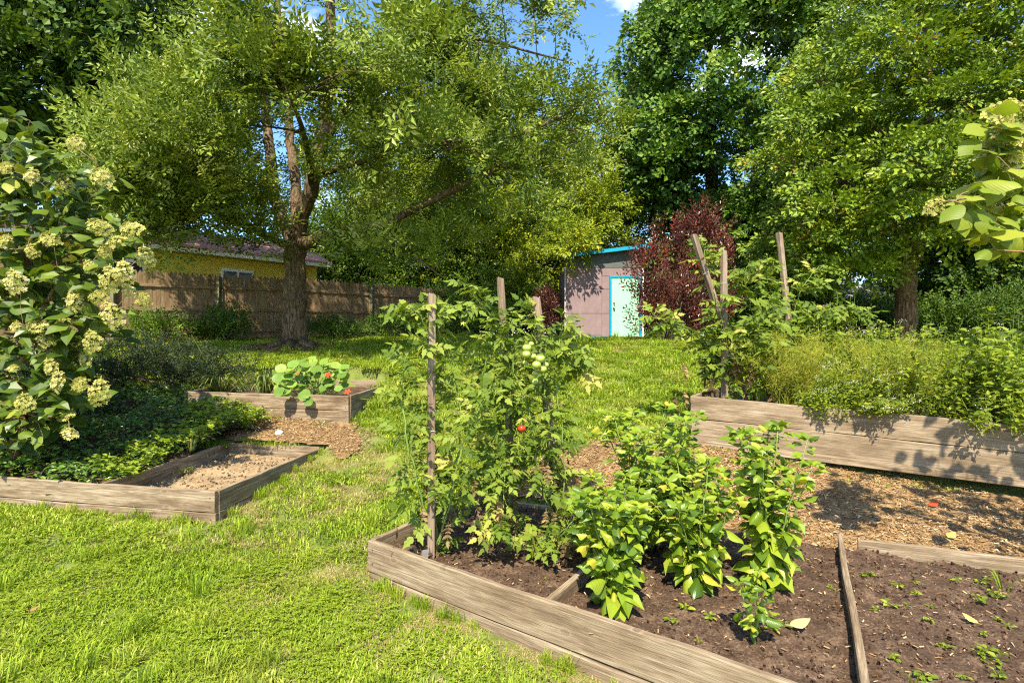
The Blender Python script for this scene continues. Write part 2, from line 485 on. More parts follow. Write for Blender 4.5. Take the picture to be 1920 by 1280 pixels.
sheet('planting_soil', COVER, lambda x, y: cover_z(x, y) - .1, .08, M['soil'], .1)

# ------------------------------------------------------------------ lawn grass (uncountable: one object)
def blade_patch(name, n, rad, hlo, hhi, wid, mat, flat=.5):
    a = rng.random(n) * 2 * PI; r = rad * np.sqrt(rng.random(n))
    P = np.stack((r * np.cos(a), r * np.sin(a), np.full(n, -.012)), -1)
    h = rng.uniform(hlo, hhi, n) * (1.1 - .35 * r / rad)
    b = rng.random(n) * 2 * PI; lean = rng.uniform(.15, 1.0, n) * flat
    D = np.stack((np.cos(b), np.sin(b), np.zeros(n)), -1)
    Sd = np.stack((-np.sin(b), np.cos(b), np.zeros(n)), -1)
    w = rng.uniform(.6, 1.2, n)[:, None] * wid
    up = np.array((0, 0, 1.0))
    m = P + up * (h * .6)[:, None] + D * (h * lean * .45)[:, None]
    t = P + up * (h * (1 - .35 * lean))[:, None] + D * (h * lean * 1.25)[:, None]
    V = np.stack((P - Sd * w * .8, P + Sd * w * .8, m + Sd * w, m - Sd * w, t), 1).reshape(-1, 3)
    o = np.arange(n)[:, None] * 5
    me = mesh_np(name, V, [o + np.array([[0, 1, 2, 3]]), o + np.array([[3, 2, 4]])], np.repeat(rng.random(n), 5))
    me.materials.append(mat)
    return me
def clover_patch(name, n, rad, mat):
    g = Geo()
    a = rng.random(n) * 2 * PI; r = rad * np.sqrt(rng.random(n))
    P = np.stack((r * np.cos(a), r * np.sin(a), rng.uniform(.015, .05, n)), -1)
    T = ([(0, 0, 0), (.6, .4, .06), (1, 0, 0), (.6, -.4, .06)], [np.array([[0, 1, 2, 3]])])
    N = unit(np.stack((rng.normal(0, .3, n), rng.normal(0, .3, n), np.ones(n)), -1))
    for k in range(3):
        an = a * 3 + k * 2 * PI / 3
        X = np.stack((np.cos(an), np.sin(an), rng.normal(0, .1, n)), -1)
        scatter(T, P, X, N, rng.uniform(.010, .019, n), geo=g)
    me = g.mesh(name); me.materials.append(mat)
    return me
src = bpy.data.collections.new('grass_tufts')
for k in range(5):
    src.objects.link(bpy.data.objects.new('a_tuft%d' % k, blade_patch('grass_tuft', 150, .16, .03, .075, .0044, M['grass'], .9)))
for k in range(2):
    src.objects.link(bpy.data.objects.new('b_clover%d' % k, clover_patch('clover_tuft', 90, .15, M['clover'])))
for k in range(2):
    src.objects.link(bpy.data.objects.new('d_straw%d' % k, blade_patch('straw_tuft', 150, .15, .02, .06, .0022, M['straw'], 1.3)))
    src.objects.link(bpy.data.objects.new('c_tall%d' % k, blade_patch('tall_tuft', 60, .07, .08, .2, .003, M['grass'], .7)))

def gn_instancer(name, P, idx, rotz, scl, coll, tilt=None):
    me = bpy.data.meshes.new(name)
    me.vertices.add(len(P)); me.vertices.foreach_set('co', np.ascontiguousarray(P, np.float32).ravel())
    a = me.attributes.new('idx', 'INT', 'POINT'); a.data.foreach_set('value', np.asarray(idx, np.int32))
    a = me.attributes.new('rot', 'FLOAT_VECTOR', 'POINT')
    rt = np.zeros((len(P), 3), np.float32); rt[:, 2] = rotz
    if tilt is not None: rt[:, :2] = tilt
    a.data.foreach_set('vector', rt.ravel())
    a = me.attributes.new('scl', 'FLOAT', 'POINT'); a.data.foreach_set('value', np.asarray(scl, np.float32))
    o = bpy.data.objects.new(name, me); COL.objects.link(o)
    ng = bpy.data.node_groups.new(name, 'GeometryNodeTree')
    ng.interface.new_socket('Geometry', in_out='INPUT', socket_type='NodeSocketGeometry')
    ng.interface.new_socket('Geometry', in_out='OUTPUT', socket_type='NodeSocketGeometry')
    N = ng.nodes.new
    gi, go = N('NodeGroupInput'), N('NodeGroupOutput')
    ip = N('GeometryNodeInstanceOnPoints'); ci = N('GeometryNodeCollectionInfo')
    ci.inputs['Collection'].default_value = coll
    ci.inputs['Separate Children'].default_value = True
    ci.inputs['Reset Children'].default_value = True
    ip.inputs['Pick Instance'].default_value = True
    def na(nm, ty):
        n = N('GeometryNodeInputNamedAttribute'); n.data_type = ty; n.inputs['Name'].default_value = nm
        return next(s for s in n.outputs if s.enabled and s.name == 'Attribute')
    l = ng.links.new
    l(gi.outputs[0], ip.inputs['Points']); l(ci.outputs[0], ip.inputs['Instance'])
    l(na('idx', 'INT'), ip.inputs['Instance Index']); l(na('rot', 'FLOAT_VECTOR'), ip.inputs['Rotation'])
    l(na('scl', 'FLOAT'), ip.inputs['Scale']); l(ip.outputs[0], go.inputs[0])
    md = o.modifiers.new('scatter', 'NODES'); md.node_group = ng
    return o

NOGRASS = [BED_FRONT_SOIL, BED_LEFT, BED_BACK, BED_RIGHT, COVER, MULCH_R, MULCH_L]
def lawn_points(x0, x1, y0, y1, dens):
    n = int((x1 - x0) * (y1 - y0) * dens)
    x = rng.uniform(x0, x1, n); y = rng.uniform(y0, y1, n)
    k = np.abs(x) < y * 1.3 + 1.2
    jx = (vnoise(x, y, 5, 3) - .5) * .45 + rng.normal(0, .07, n); jy = (vnoise(x, y, 5, 6) - .5) * .45 + rng.normal(0, .07, n)
    for poly in (BED_FRONT_SOIL, BED_LEFT, BED_BACK, BED_RIGHT): k &= ~inpoly(x, y, poly)
    for poly in (COVER, MULCH_R, MULCH_L): k &= ~inpoly(x + jx, y + jy, poly)
    k &= ~((x > 1.7) & (x < 4.5) & (y > 17.85) & (y < 21))
    k &= np.hypot((x + 5.35) / 1.0, (y - 12.95) / .75) > rng.uniform(.7, 1.15, n)
    return x[k], y[k]
PX, PY, PS = [], [], []
for (x0, x1, y0, y1, dn, sc) in ((-6, 4.5, 1.5, 4.2, 150, .85), (-9, 8, 4.2, 8, 85, 1.05), (-14, 14, 8, 13, 38, 1.4), (-18, 20, 13, 20, 16, 2.1), (-22, 26, 20, 27, 6, 3.0)):
    x, y = lawn_points(x0, x1, y0, y1, dn)
    PX.append(x); PY.append(y); PS.append(rng.uniform(.7, 1.25, len(x)) * sc)
PX = np.concatenate(PX); PY = np.concatenate(PY); PS = np.concatenate(PS)
n = len(PX)
idx = rng.integers(0, 5, n)
cl = vnoise(PX, PY, .9, 11)
idx = np.where((cl > .58) & (rng.random(n) < .2), 5 + rng.integers(0, 2, n), idx)
idx = np.where(rng.random(n) < .035, 7 + rng.integers(0, 2, n), idx)
# the grass grows short and thin right beside the boards
def seg_dist(x, y, a, b):
    a = np.array(a); b = np.array(b); d = b - a
    t = np.clip(((x - a[0]) * d[0] + (y - a[1]) * d[1]) / (d @ d), 0, 1)
    return np.hypot(x - a[0] - t * d[0], y - a[1] - t * d[1])
dist = np.minimum(seg_dist(PX, PY, BED_FRONT[0], BED_FRONT[1]), seg_dist(PX, PY, BED_LEFT[0], BED_LEFT[1]))
keep = (dist > .05) | (rng.random(n) < .6)
PS = PS * np.clip(.5 + dist * 1.6, .5, 1)
straw = np.exp(-dist / .26) * .9 + .35 * np.exp(-seg_dist(PX, PY, (-2.2, 4.5), (-1.2, 6.2)) / .35) +   .03 + .12 * (vnoise(PX, PY, 1.3, 15) > .62) + .5 * (seg_dist(PX, PY, (-2.2, 6.4), (-1.4, 5.4)) < .5) * rng.random(n)
idx = np.where(rng.random(n) < np.where(dist < .14, .95, straw), 9 + rng.integers(0, 2, n), idx)
PX, PY, PS, idx = PX[keep], PY[keep], PS[keep], idx[keep]
n = len(PX)
ex, ey = [], []
for (a_, b_, m_) in ((BED_FRONT[0], BED_FRONT[1], 26), ((-5.6, 5.12), BED_LEFT[0], 22), (BED_LEFT[0], BED_LEFT[1], 16), (BED_BACK[0], BED_BACK[1], 14), (BED_RIGHT[0], BED_RIGHT[3], 20), (BED_FRONT[0], BED_FRONT[5], 14)):
    t_ = rng.random(m_); d_x, d_y = b_[0] - a_[0], b_[1] - a_[1]; l_ = math.hypot(d_x, d_y)
    sg_ = -1 if (a_, b_) != (BED_RIGHT[0], BED_RIGHT[3]) and a_ != BED_FRONT[0] or b_ == BED_FRONT[1] else 1
    if b_ in (BED_LEFT[1], BED_BACK[1]): sg_ = -1
    o_ = rng.uniform(.035, .09, m_) * (1 if b_ in (BED_FRONT[5], BED_RIGHT[3]) else sg_)
    ex.append(a_[0] + d_x * t_ - d_y / l_ * o_); ey.append(a_[1] + d_y * t_ + d_x / l_ * o_)
ex = np.concatenate(ex); ey = np.concatenate(ey); m_ = len(ex)
PX = np.concatenate((PX, ex)); PY = np.concatenate((PY, ey)); PS = np.concatenate((PS, rng.uniform(.35, .85, m_))); idx = np.concatenate((idx, 7 + rng.integers(0, 2, m_)))
n = len(PX)
lg = gn_instancer('lawn_grass', np.stack((PX, PY, ground_raw(PX, PY)), -1), idx, rng.random(n) * 6.28, PS, src, np.stack((np.full(n, .12) * 0, np.zeros(n)), -1))
tag(lg, 'short sunlit lawn grass with clover and dry patches', 'grass', kind='stuff')

# mulch chips and soil crumbs
def chips(name, poly, zf, n, smin, smax, label):
    xs = [p[0] for p in poly]; ys = [p[1] for p in poly]
    x = rng.uniform(min(xs) - .1, max(xs) + .1, n * 3); y = rng.uniform(min(ys) - .1, max(ys) + .1, n * 3)
    k = inpoly(x + (vnoise(x, y, 4, 3) - .5) * .3, y + (vnoise(x, y, 4, 6) - .5) * .3, poly)
    for p in (BED_LEFT, BED_BACK): k &= ~inpoly(x, y, p)
    x = x[k][:n]; y = y[k][:n]; n = len(x)
    a = rng.random(n) * 2 * PI
    X = np.stack((np.cos(a), np.sin(a), rng.normal(0, .22, n)), -1)
    N = unit(np.stack((rng.normal(0, .4, n), rng.normal(0, .4, n), np.ones(n)), -1))
    g = Geo()
    T = ([(-.5, -.1, 0), (.45, -.14, .02), (.5, .08, 0), (-.42, .13, .03)], [np.array([[0, 1, 2, 3]])])
    scatter(T, np.stack((x, y, zf(x, y) + rng.uniform(.002, .02, n)), -1), X, N, rng.uniform(smin, smax, n), geo=g)
    tag(obj(name, g.mesh(name), M['chips']), label, 'mulch', kind='stuff')
chips('wood_chips', MULCH_R, mulch_z, 42000, .008, .045, 'tan shredded wood mulch between the front bed and the right bed')
chips('wood_chips', MULCH_L, mulch_z, 9000, .008, .042, 'pale wood mulch below the nasturtium bed')
chips('dry_litter', BED_FRONT_SOIL, soil_front, 2600, .004, .03, 'bits of dry stalk and leaf scattered on the front bed soil')
def crumbs(name, poly, zf, n, smax, label, mat):
    xs = [p[0] for p in poly]; ys = [p[1] for p in poly]
    x = rng.uniform(min(xs), max(xs), n * 2); y = rng.uniform(min(ys), max(ys), n * 2)
    k = inpoly(x, y, poly); x = x[k][:n]; y = y[k][:n]; n = len(x)
    T = ([(1, 0, 0), (0, 1, 0), (-.8, .1, 0), (.1, -.9, 0), (0, 0, .7), (0, 0, -.6)], [np.array([(0,1,4),(1,2,4),(2,3,4),(3,0,4),(1,0,5),(3,2,5)])])
    g = Geo()
    s = .0025 + smax * rng.random(n) ** 5
    scatter(T, np.stack((x, y, zf(x, y) + s * .3), -1), rdir(n), rdir(n), s, np.where(s > .0045, rng.random(n) * .85, rng.random(n)), g)
    tag(obj(name, g.mesh(name), mat), label, 'soil', kind='stuff')
crumbs('soil_crumbs', BED_FRONT_SOIL, soil_front, 17000, .013, 'dark crumbly soil with pale specks in the front bed', M['crumbs'])
M['sandcrumbs'] = leaf_mat('sandy_crumb', [(0, (.12, .08, .042)), (.6, (.26, .18, .10)), (1, (.4, .3, .18))], .95, 0.0, .1)
crumbs('sandy_crumbs', BED_LEFT, soil_left, 3500, .022, 'dry sandy clods in the empty left bed', M['sandcrumbs'])

# ------------------------------------------------------------------ raised beds
def plank_mesh(Ln, h, t, wob=.004, seed=0):
    """x along the board from 0 to Ln, top edge at z=0, chamfered and a little warped"""
    r = np.random.default_rng(seed)
    ns = max(4, int(Ln / .12))
    c = .006
    prof = np.array([(-t/2 + c, 0), (t/2 - c, 0), (t/2, -c), (t/2, -h + c), (t/2 - c, -h), (-t/2 + c, -h), (-t/2, -h + c), (-t/2, -c)])
    xs = np.linspace(0, Ln, ns + 1)
    ph = r.random(4) * 6
    warp = wob * (np.sin(xs * 2.1 + ph[0]) + .5 * np.sin(xs * 5 + ph[1]))
    topw = wob * .6 * (np.sin(xs * 3.3 + ph[2]) + np.sin(xs * 9 + ph[3]))
    V = np.zeros((ns + 1, 8, 3))
    V[:, :, 0] = xs[:, None]; V[:, :, 1] = prof[None, :, 0] + warp[:, None]
    V[:, :, 2] = prof[None, :, 1] + np.where(prof[:, 1] > -.02, 1, 0)[None] * (topw[:, None] + r.normal(0, .0012, (ns + 1, 1)))
    i = np.arange(ns)[:, None] * 8; j = np.arange(8)[None]
    q = np.stack((i + j, i + 8 + j, i + 8 + (j + 1) % 8, i + (j + 1) % 8), -1).reshape(-1, 4)
    return mesh_np('plank', V, [q, np.arange(8)[None], (np.arange(8) + ns * 8)[None, ::-1]])
M['rust'] = plain_mat('rusty_nail', (.06, .035, .025), .6, .4, .3, 40.0)
g = Geo(); g.tube([(0, 0, -.004), (0, 0, .0015), (0, 0, .003)], [.0065, .0065, .003], 8)
NAIL = g.mesh('nail'); NAIL.materials.append(M['rust'])
_ps = [0]
def plank(parent, a, b, h, t=.038, mat='board', name='plank', base=None, label=None):
    """a, b: top edge ends"""
    _ps[0] += 1
    a = Vector(a); b = Vector(b)
    me = plank_mesh((b - a).length, h, t, seed=_ps[0])
    o = parent.location if parent else Vector((0, 0, 0))
    ob = obj(name, me, M[mat], parent, M=mat4(a - o, b - a, (0, 0, 1)))
    if label: ob['label'] = label
    if mat == 'board' and h > .12:
        Ln = (b - a).length
        for x in (.045, Ln - .045):
            for z in (-.28 * h, -.72 * h):
                for sd in (-1, 1):
                    obj('nail', NAIL, None, ob, M=mat4(Vector((x, sd * (t / 2 + .001), z + .01 * math.sin(x * 9))), (0, 0, 1), (0, sd, 0)))
    return ob
def lerp(a, b, t):
    return tuple(a[i] + (b[i] - a[i]) * t for i in range(len(a)))
def shift(p, dx, dy, dz=0): return (p[0] + dx, p[1] + dy, p[2] + dz)

# front bed
A = (-.99, 3.73, .272); B = (1.62, 1.80, .262)
ux, uy = (B[0]-A[0]), (B[1]-A[1]); ul = math.hypot(ux, uy); ux /= ul; uy /= ul
fb = thing('raised_bed', (A[0], A[1], -.05), 'long weathered plank bed in the foreground holding the tomatoes and basil', 'raised bed', 'raised garden beds')
plank(fb, A, B, .215)
plank(fb, shift(A, -.006*uy*0, 0, -.222), shift(B, 0, 0, -.222), .20)
C_ = (-.27, 4.97, .275)
plank(fb, shift(A, .045*.0+.018*uy+.02, .03), C_, .205)
plank(fb, shift(A, .018*uy+.02, .03, -.212), shift(C_, 0, 0, -.212), .16)
plank(fb, shift(C_, .02, 0, -.045), (.62, 4.6, .20), .12)
plank(fb, (.195, 2.9, .248), (.98, 4.25, .225), .10, name='divider', t=.04)
# loose strips on the soil at the right
st = thing('timber_strip', (1.5, 2.25, .15), 'thin pale timber strip lying across the dark soil at lower right', 'timber')
plank(st, (1.22, 1.78, .245), (2.42, 3.93, .245), .09, t=.034, name='strip')
st = thing('timber_board', (2.5, 3.8, .15), 'short board edging the mulch behind the weedy soil at right', 'timber')
plank(st, (2.49, 3.84, .238), (4.35, 3.02, .262), .11, t=.036, name='board')

# left front bed (empty, sandy)
A = (-2.55, 4.60, .378)
lb = thing('raised_bed', (A[0], A[1], .08), 'low plank bed on the left with bare sandy soil', 'raised bed', 'raised garden beds')
Lf = (-5.9, 5.24, .40); Rb = (-2.34, 6.58, .385); Lb = (-3.62, 6.82, .40); Li = (-3.74, 4.86, .375)
plank(lb, Lf, A, .185); plank(lb, shift(Lf, 0, 0, -.189), shift(A, .006, 0, -.189), .18)
plank(lb, shift(A, -.005, .03), Rb, .185); plank(lb, shift(A, .0, .03, -.189), shift(Rb, 0, 0, -.189), .18)
plank(lb, Lb, shift(Rb, -.03, -.01), .185); plank(lb, shift(Lb, 0, 0, -.189), shift(Rb, -.03, -.01, -.189), .14)
plank(lb, Li, shift(Lb, 0, -.03), .21)
# left back bed (nasturtiums)
A = (-2.26, 7.4, .94)
bb = thing('raised_bed', (A[0], A[1], .5), 'two-plank bed with trailing nasturtiums, behind the sandy bed', 'raised bed', 'raised garden beds')
Lf = (-4.92, 8.03, .95); Rb = (-2.16, 10.05, .99); Lb = (-4.7, 10.4, .99)
plank(bb, Lf, A, .205); plank(bb, shift(Lf, 0, 0, -.209), shift(A, .004, 0, -.209), .205); plank(bb, shift(Lf, 0, -.02, -.418), shift(A, .03, -.02, -.418), .06)
plank(bb, shift(A, 0, .03), Rb, .205); plank(bb, shift(A, 0, .03, -.209), shift(Rb, 0, 0, -.209), .20)
plank(bb, Lb, shift(Rb, -.03, -.02), .205); plank(bb, shift(Lf, 0, .03), shift(Lb, 0, -.03), .205)
# right rear bed
A = (2.09, 6.20, 1.05); B = (6.9, 3.94, .77)
rb = thing('raised_bed', (A[0], A[1], .5), 'big plank bed at right overflowing with flowering herbs', 'raised bed', 'raised garden beds')
plank(rb, A, B, .255, .042); plank(rb, shift(A, 0, -.002, -.259), shift(B, 0, -.002, -.259), .255, .042)
plank(rb, shift(A, -.01, -.045, -.50), shift(B, 0, -.045, -.50), .07, .05, name='ledger')
Lb = (3.2, 7.95, 1.05)
plank(rb, shift(A, .02, .035), Lb, .255, .042); plank(rb, shift(A, .02, .035, -.259), shift(Lb, 0, 0, -.259), .25, .042)

# ------------------------------------------------------------------ stakes
M['white'] = plain_mat('white_paint', (.72, .70, .67), .6, .3, .08, 10.0)
def stake(base, top, w, label):
    b = Vector(base); t = Vector(top)
    Ln = (t - b).length + .12
    r = np.random.default_rng(int(abs(base[0]) * 1000))
    ns = 14
    zs = np.linspace(-.12, Ln - .12, ns)
    V = []
    for z in zs:
        k = w / 2 * (1 + r.normal(0, .02))
        ox, oy = r.normal(0, .001, 2)
        if z == zs[0]: k *= .3
        c = k * .86
        V += [(c+ox, -k+oy, z), (k+ox, -c+oy, z), (k+ox, c+oy, z), (c+ox, k+oy, z), (-c+ox, k+oy, z), (-k+ox, c+oy, z), (-k+ox, -c+oy, z), (-c+ox, -k+oy, z)]
    V = np.array(V)
    V[-8:, 2] += np.where(V[-8:, 0] > 0, .008, -.006)
    # grain runs along the object's x axis, so build it lying along x
    V = np.stack((V[:, 2], V[:, 0], V[:, 1]), -1)
    i = np.arange(ns - 1)[:, None] * 8; j = np.arange(8)[None]
    q = np.stack((i + j, i + (j + 1) % 8, i + 8 + (j + 1) % 8, i + 8 + j), -1).reshape(-1, 4)
    me = mesh_np('stake', V, [q, np.arange(8)[None, ::-1], (np.arange(8) + (ns - 1) * 8)[None]])
    o = obj('wooden_stake', me, M['stake'], M=mat4(b, t - b, (0.3, -1, 0.1)))
    tag(o, label, 'stake', 'tomato stakes')
    for hh in (.45, .74):
        g = Geo(); rr = w * .62
        a = np.linspace(0, 2 * PI, 13)
        g.tube(np.stack((Ln * hh + .012 * np.sin(a), rr * np.cos(a), rr * np.sin(a)), -1), np.full(13, .0022), 4, cap=False)
        obj('twine_tie', g.mesh('twine_tie'), M['white'], o)
stake((-.555, 3.64, .17), at(810, 552, 3.64), .047, 'upright wooden stake at the near left corner of the tomato patch')
stake((.02, 4.35, .2), at(938, 522, 4.42), .052, 'tallest middle stake rising behind the front tomatoes')
stake((.375, 4.12, .19), at(1005, 558, 4.2), .055, 'leaning stake beside the cluster of green tomatoes')
stake((2.50, 6.28, .9), at(1357, 470, 6.3), .058, 'upright stake just inside the left corner of the herb bed')
stake((2.86, 6.45, .9), at(1300, 440, 6.22), .06, 'strongly leaning stake in front of the purple shrub')
stake((3.72, 6.95, .9), at(1461, 437, 7.0), .058, 'tall stake standing right of the two others in herb bed')

# ------------------------------------------------------------------ picket fence
fd = np.array((.717, .697)); fn = np.array((-.697, .717))
P0 = np.array((-8.75, 15.9))
fence = thing('picket_fence', (P0[0], P0[1], 1.85), 'tall weathered stockade fence with pointed pickets behind the big tree', 'fence')
def picket_mesh(w, h, t):
    pr = [(-w/2, 0), (w/2, 0), (w/2, h - .1), (w*.36, h - .055), (w * .12, h), (-w * .12, h), (-w*.36, h - .055), (-w/2, h - .1)]
    V = [(z, x, -t/2) for x, z in pr] + [(z, x, t/2) for x, z in pr]
    n = len(pr); j = np.arange(n)
    q = np.stack((j, (j + 1) % n, (j + 1) % n + n, j + n), -1)
    me = mesh_np('picket', np.array(V), [q, np.arange(n)[None, ::-1], (np.arange(n) + n)[None]])
    me.materials.append(M['fence']); return me
pk = [picket_mesh(.1035, 1.94 + k * .012, .019) for k in range(3)]
Zf = lambda p: gz(p[0], p[1]) + .06
pan = 2.52
posts = [P0 + fd * pan * k for k in (-5, -4, -3, -2, -1, 0, 1, 2, 3, 4)]
for k, p in enumerate(posts):
    z = Zf(p)
    q_ = p - fn * .065
    plank(fence, (q_[0], q_[1], z - .1), (q_[0], q_[1], z + 1.88), .1, .1, 'fence_post', 'post')
for k in range(len(posts) - 1):
    a, b = posts[k], posts[k + 1]
    za, zb = Zf(a), Zf(b)
    for hh in (.28, .92, 1.58):
        a2 = a - fn * .032 + fd * .06; b2 = b - fn * .032 - fd * .06
        plank(fence, (a2[0], a2[1], za + hh), (b2[0], b2[1], zb + hh), .085, .038, 'fence', 'rail')
    for j in range(24):
        t = (j + .5) / 24
        p = a + (b - a) * t
        o = Vector((p[0], p[1], za + (zb - za) * t + random.uniform(-.012, .012))) - fence.location
        obj('picket', random.choice(pk), None, fence, M=mat4(o, (random.gauss(0, .004), random.gauss(0, .004), 1), (-fn[0], -fn[1], 0)))

# ------------------------------------------------------------------ garden shed
M['mauve'] = plain_mat('mauve_paint', (.22, .155, .16), .7, .2, .14, 3.0, .1)
M['blue'] = plain_mat('blue_paint', (.0, .24, .38), .5, .3, .12, 9.0)
M['mint'] = plain_mat('mint_door_paint', (.30, .62, .42), .5, .3, .07, 4.0)
M['greyfascia'] = plain_mat('grey_board', (.10, .11, .10), .8, .2, .2, 8.0)
M['concrete'] = plain_mat('concrete', (.5, .46, .4), .9, .2, .15, 12.0, .3)
M['brass'] = plain_mat('brass', (.45, .33, .12), .35, .5, .1, 20.0, 0, .8)
def box_part(name, parent, c, h, mat, bevel=.004, M3=None):
    g = Geo(); g.box((0, 0, 0), h, M=M3)
    o = obj(name, g.mesh(name), M[mat], parent, loc=Vector(c) - (parent.location if parent else Vector()))
    if bevel:
        m = o.modifiers.new('edge', 'BEVEL'); m.width = bevel; m.segments = 1
    return o
SX0, SX1, SY = 1.80, 4.40, 18.0
SB = 1.90
shed = thing('garden_shed', (SX0, SY, SB), 'small mauve shed with sloping blue roof edge and mint green door', 'shed')
def roof_z(x): return 4.60 + (x - SX0) / (SX1 - SX0) * .32
# wall body behind the panels, stepped to follow the roof
g = Geo()
x0, x1, y0, y1 = SX0 + .02, SX1 - .02, SY + .03, SY + 2.6
V = [(x0, y0, SB - .1), (x1, y0, SB - .1), (x1, y1, SB - .1), (x0, y1, SB - .1), (x0, y0, roof_z(x0)), (x1, y0, roof_z(x1)), (x1, y1, roof_z(x1)), (x0, y1, roof_z(x0))]
g.add(np.array(V) - np.array(shed.location), [np.array([(0,3,2,1),(4,5,6,7),(0,1,5,4),(1,2,6,5),(2,3,7,6),(3,0,4,7)])])
obj('wall', g.mesh('wall'), M['mauve'], shed)
DX0, DX1, DZ1 = 3.36, 4.28, SB + 2.03
SEAM = 3.03
gap = .012
def panel(xa, xb, za, zb):
    box_part('wall_panel', shed, ((xa + xb) / 2, SY + .012, (za + zb) / 2), ((xb - xa) / 2 - gap / 2, .016, (zb - za) / 2 - gap / 2), 'mauve', .003)
for za, zb in ((SB + .1, SB + .84), (SB + .84, SB + 1.66), (SB + 1.66, SB + 2.38)):
    panel(SX0, SEAM, za, zb)
for za, zb in ((SB + .02, SB + .84), (SB + .84, SB + 1.66), (SB + 1.66, DZ1 + .07)):
    panel(SEAM, DX0 - .07, za, zb)
panel(SEAM, SX1, DZ1 + .07, SB + 2.38)
panel(DX1 + .07, SX1, SB + .02, DZ1 + .07)
g = Geo()
V = [(SX0, SY - .005, SB + 2.39), (SX1, SY - .005, SB + 2.39), (SX1, SY + .03, SB + 2.39), (SX0, SY + .03, SB + 2.39), (SX0, SY - .005, roof_z(SX0)), (SX1, SY - .005, roof_z(SX1)), (SX1, SY + .03, roof_z(SX1)), (SX0, SY + .03, roof_z(SX0))]
g.add(np.array(V) - np.array(shed.location), [np.array([(0,3,2,1),(4,5,6,7),(0,1,5,4),(1,2,6,5),(2,3,7,6),(3,0,4,7)])])
obj('frieze_board', g.mesh('frieze_board'), M['greyfascia'], shed)
box_part('base_strip', shed, ((SX0 + SEAM) / 2 + .1, SY - .01, SB + .045), ((SEAM - SX0) / 2 + .12, .02, .05), 'blue')
box_part('corner_trim', shed, (SX1 + .02, SY, SB + 1.2), (.022, .03, 1.2), 'white')
box_part('corner_trim', shed, (SX0 - .012, SY, SB + 1.2), (.012, .03, 1.2), 'white')
door = box_part('door', shed, ((DX0 + DX1) / 2, SY - .005, (SB + .06 + DZ1) / 2), ((DX1 - DX0) / 2, .02, (DZ1 - SB - .06) / 2), 'mint')
for (c, h) in (((DX0 - .035, SY - .015, (SB + .12 + DZ1) / 2), (.035, .03, (DZ1 - SB - .08) / 2)), ((DX1 + .035, SY - .015, (SB + .05 + DZ1) / 2), (.035, .03, (DZ1 - SB) / 2)), (((DX0 + DX1) / 2, SY - .016, DZ1 + .04), ((DX1 - DX0) / 2 + .072, .032, .038))):
    box_part('door_frame', shed, c, h, 'blue')
box_part('door_sill', shed, ((DX0 + DX1) / 2 + .05, SY - .06, SB + .03), ((DX1 - DX0) / 2 + .12, .09, .03), 'concrete')
for z, r_ in ((1.02, .035), (1.2, .026)):
    g = Geo(); g.tube([(0, 0, 0), (0, -.03, 0), (0, -.035, 0), (0, -.075, 0)], [r_, r_, r_ * .55, r_ * .9], 12)
    ob = obj('door_knob', g.mesh('door_knob', True), M['brass'], shed)
    ob.location = Vector((DX0 + .075, SY - .026, SB + z)) - shed.location
g = Geo()
xa, xb = SX0 - .22, SX1 + .2
for (ya, yb, dz0, dz1) in ((SY - .24, SY + 2.85, .0, .09),):
    V = [(xa, ya, roof_z(xa) + dz0), (xb, ya, roof_z(xb) + dz0), (xb, yb, roof_z(xb) + dz0), (xa, yb, roof_z(xa) + dz0), (xa, ya, roof_z(xa) + dz1), (xb, ya, roof_z(xb) + dz1), (xb, yb, roof_z(xb) + dz1), (xa, yb, roof_z(xa) + dz1)]
    g.add(np.array(V) - np.array(shed.location), [np.array([(0,3,2,1),(4,5,6,7),(0,1,5,4),(1,2,6,5),(2,3,7,6),(3,0,4,7)])])
rf = obj('roof', g.mesh('roof'), M['greyfascia'], shed)
g = Geo()
ya, yb = SY - .27, SY - .245
V = [(xa - .01, ya, roof_z(xa) - .01), (xb + .01, ya, roof_z(xb) - .01), (xb + .01, yb, roof_z(xb) - .01), (xa - .01, yb, roof_z(xa) - .01), (xa - .01, ya, roof_z(xa) + .105), (xb + .01, ya, roof_z(xb) + .105), (xb + .01, yb, roof_z(xb) + .105), (xa - .01, yb, roof_z(xa) + .105)]
g.add(np.array(V) - np.array(shed.location), [np.array([(0,3,2,1),(4,5,6,7),(0,1,5,4),(1,2,6,5),(2,3,7,6),(3,0,4,7)])])
obj('fascia', g.mesh('fascia'), M['blue'], rf)

# ------------------------------------------------------------------ yellow house beyond the fence
M['yellow'] = plain_mat('yellow_siding', (.60, .46, .06), .6, .3, .08, 6.0)
M['shingle'] = ground_mat('rosy_shingles', [(.3, (.32, .14, .11)), (.5, (.5, .25, .2)), (.7, (.62, .38, .32))], 6.0, .5, fine=30.0)
M['darkglass'] = plain_mat('dark_glass', (.03, .035, .04), .08, .6)
HC = np.array((-7.45, 20.2)); hd = fd; hn = fn
house = thing('yellow_house', (HC[0], HC[1], 1.9), 'yellow clapboard house with rosy shingle roof behind the fence', 'house')
Hrz = math.atan2(hd[1], hd[0])
Hm = Matrix.Rotation(Hrz, 4, 'Z')
def hpart(name, c, h, mat, parent=house, bevel=.004):
    """c in house axes: x along the wall (negative to the left), y into the house"""
    o = box_part(name, house, house.location, h, mat, bevel)
    o.parent = parent
    o.matrix_basis = Hm @ Matrix.Translation(c) if parent is house else Matrix.Translation(c)
    return o
EAVE = 2.75
hpart('wall', (-4.5, 2.5, EAVE / 2), (4.5, 2.48, EAVE / 2), 'yellow')
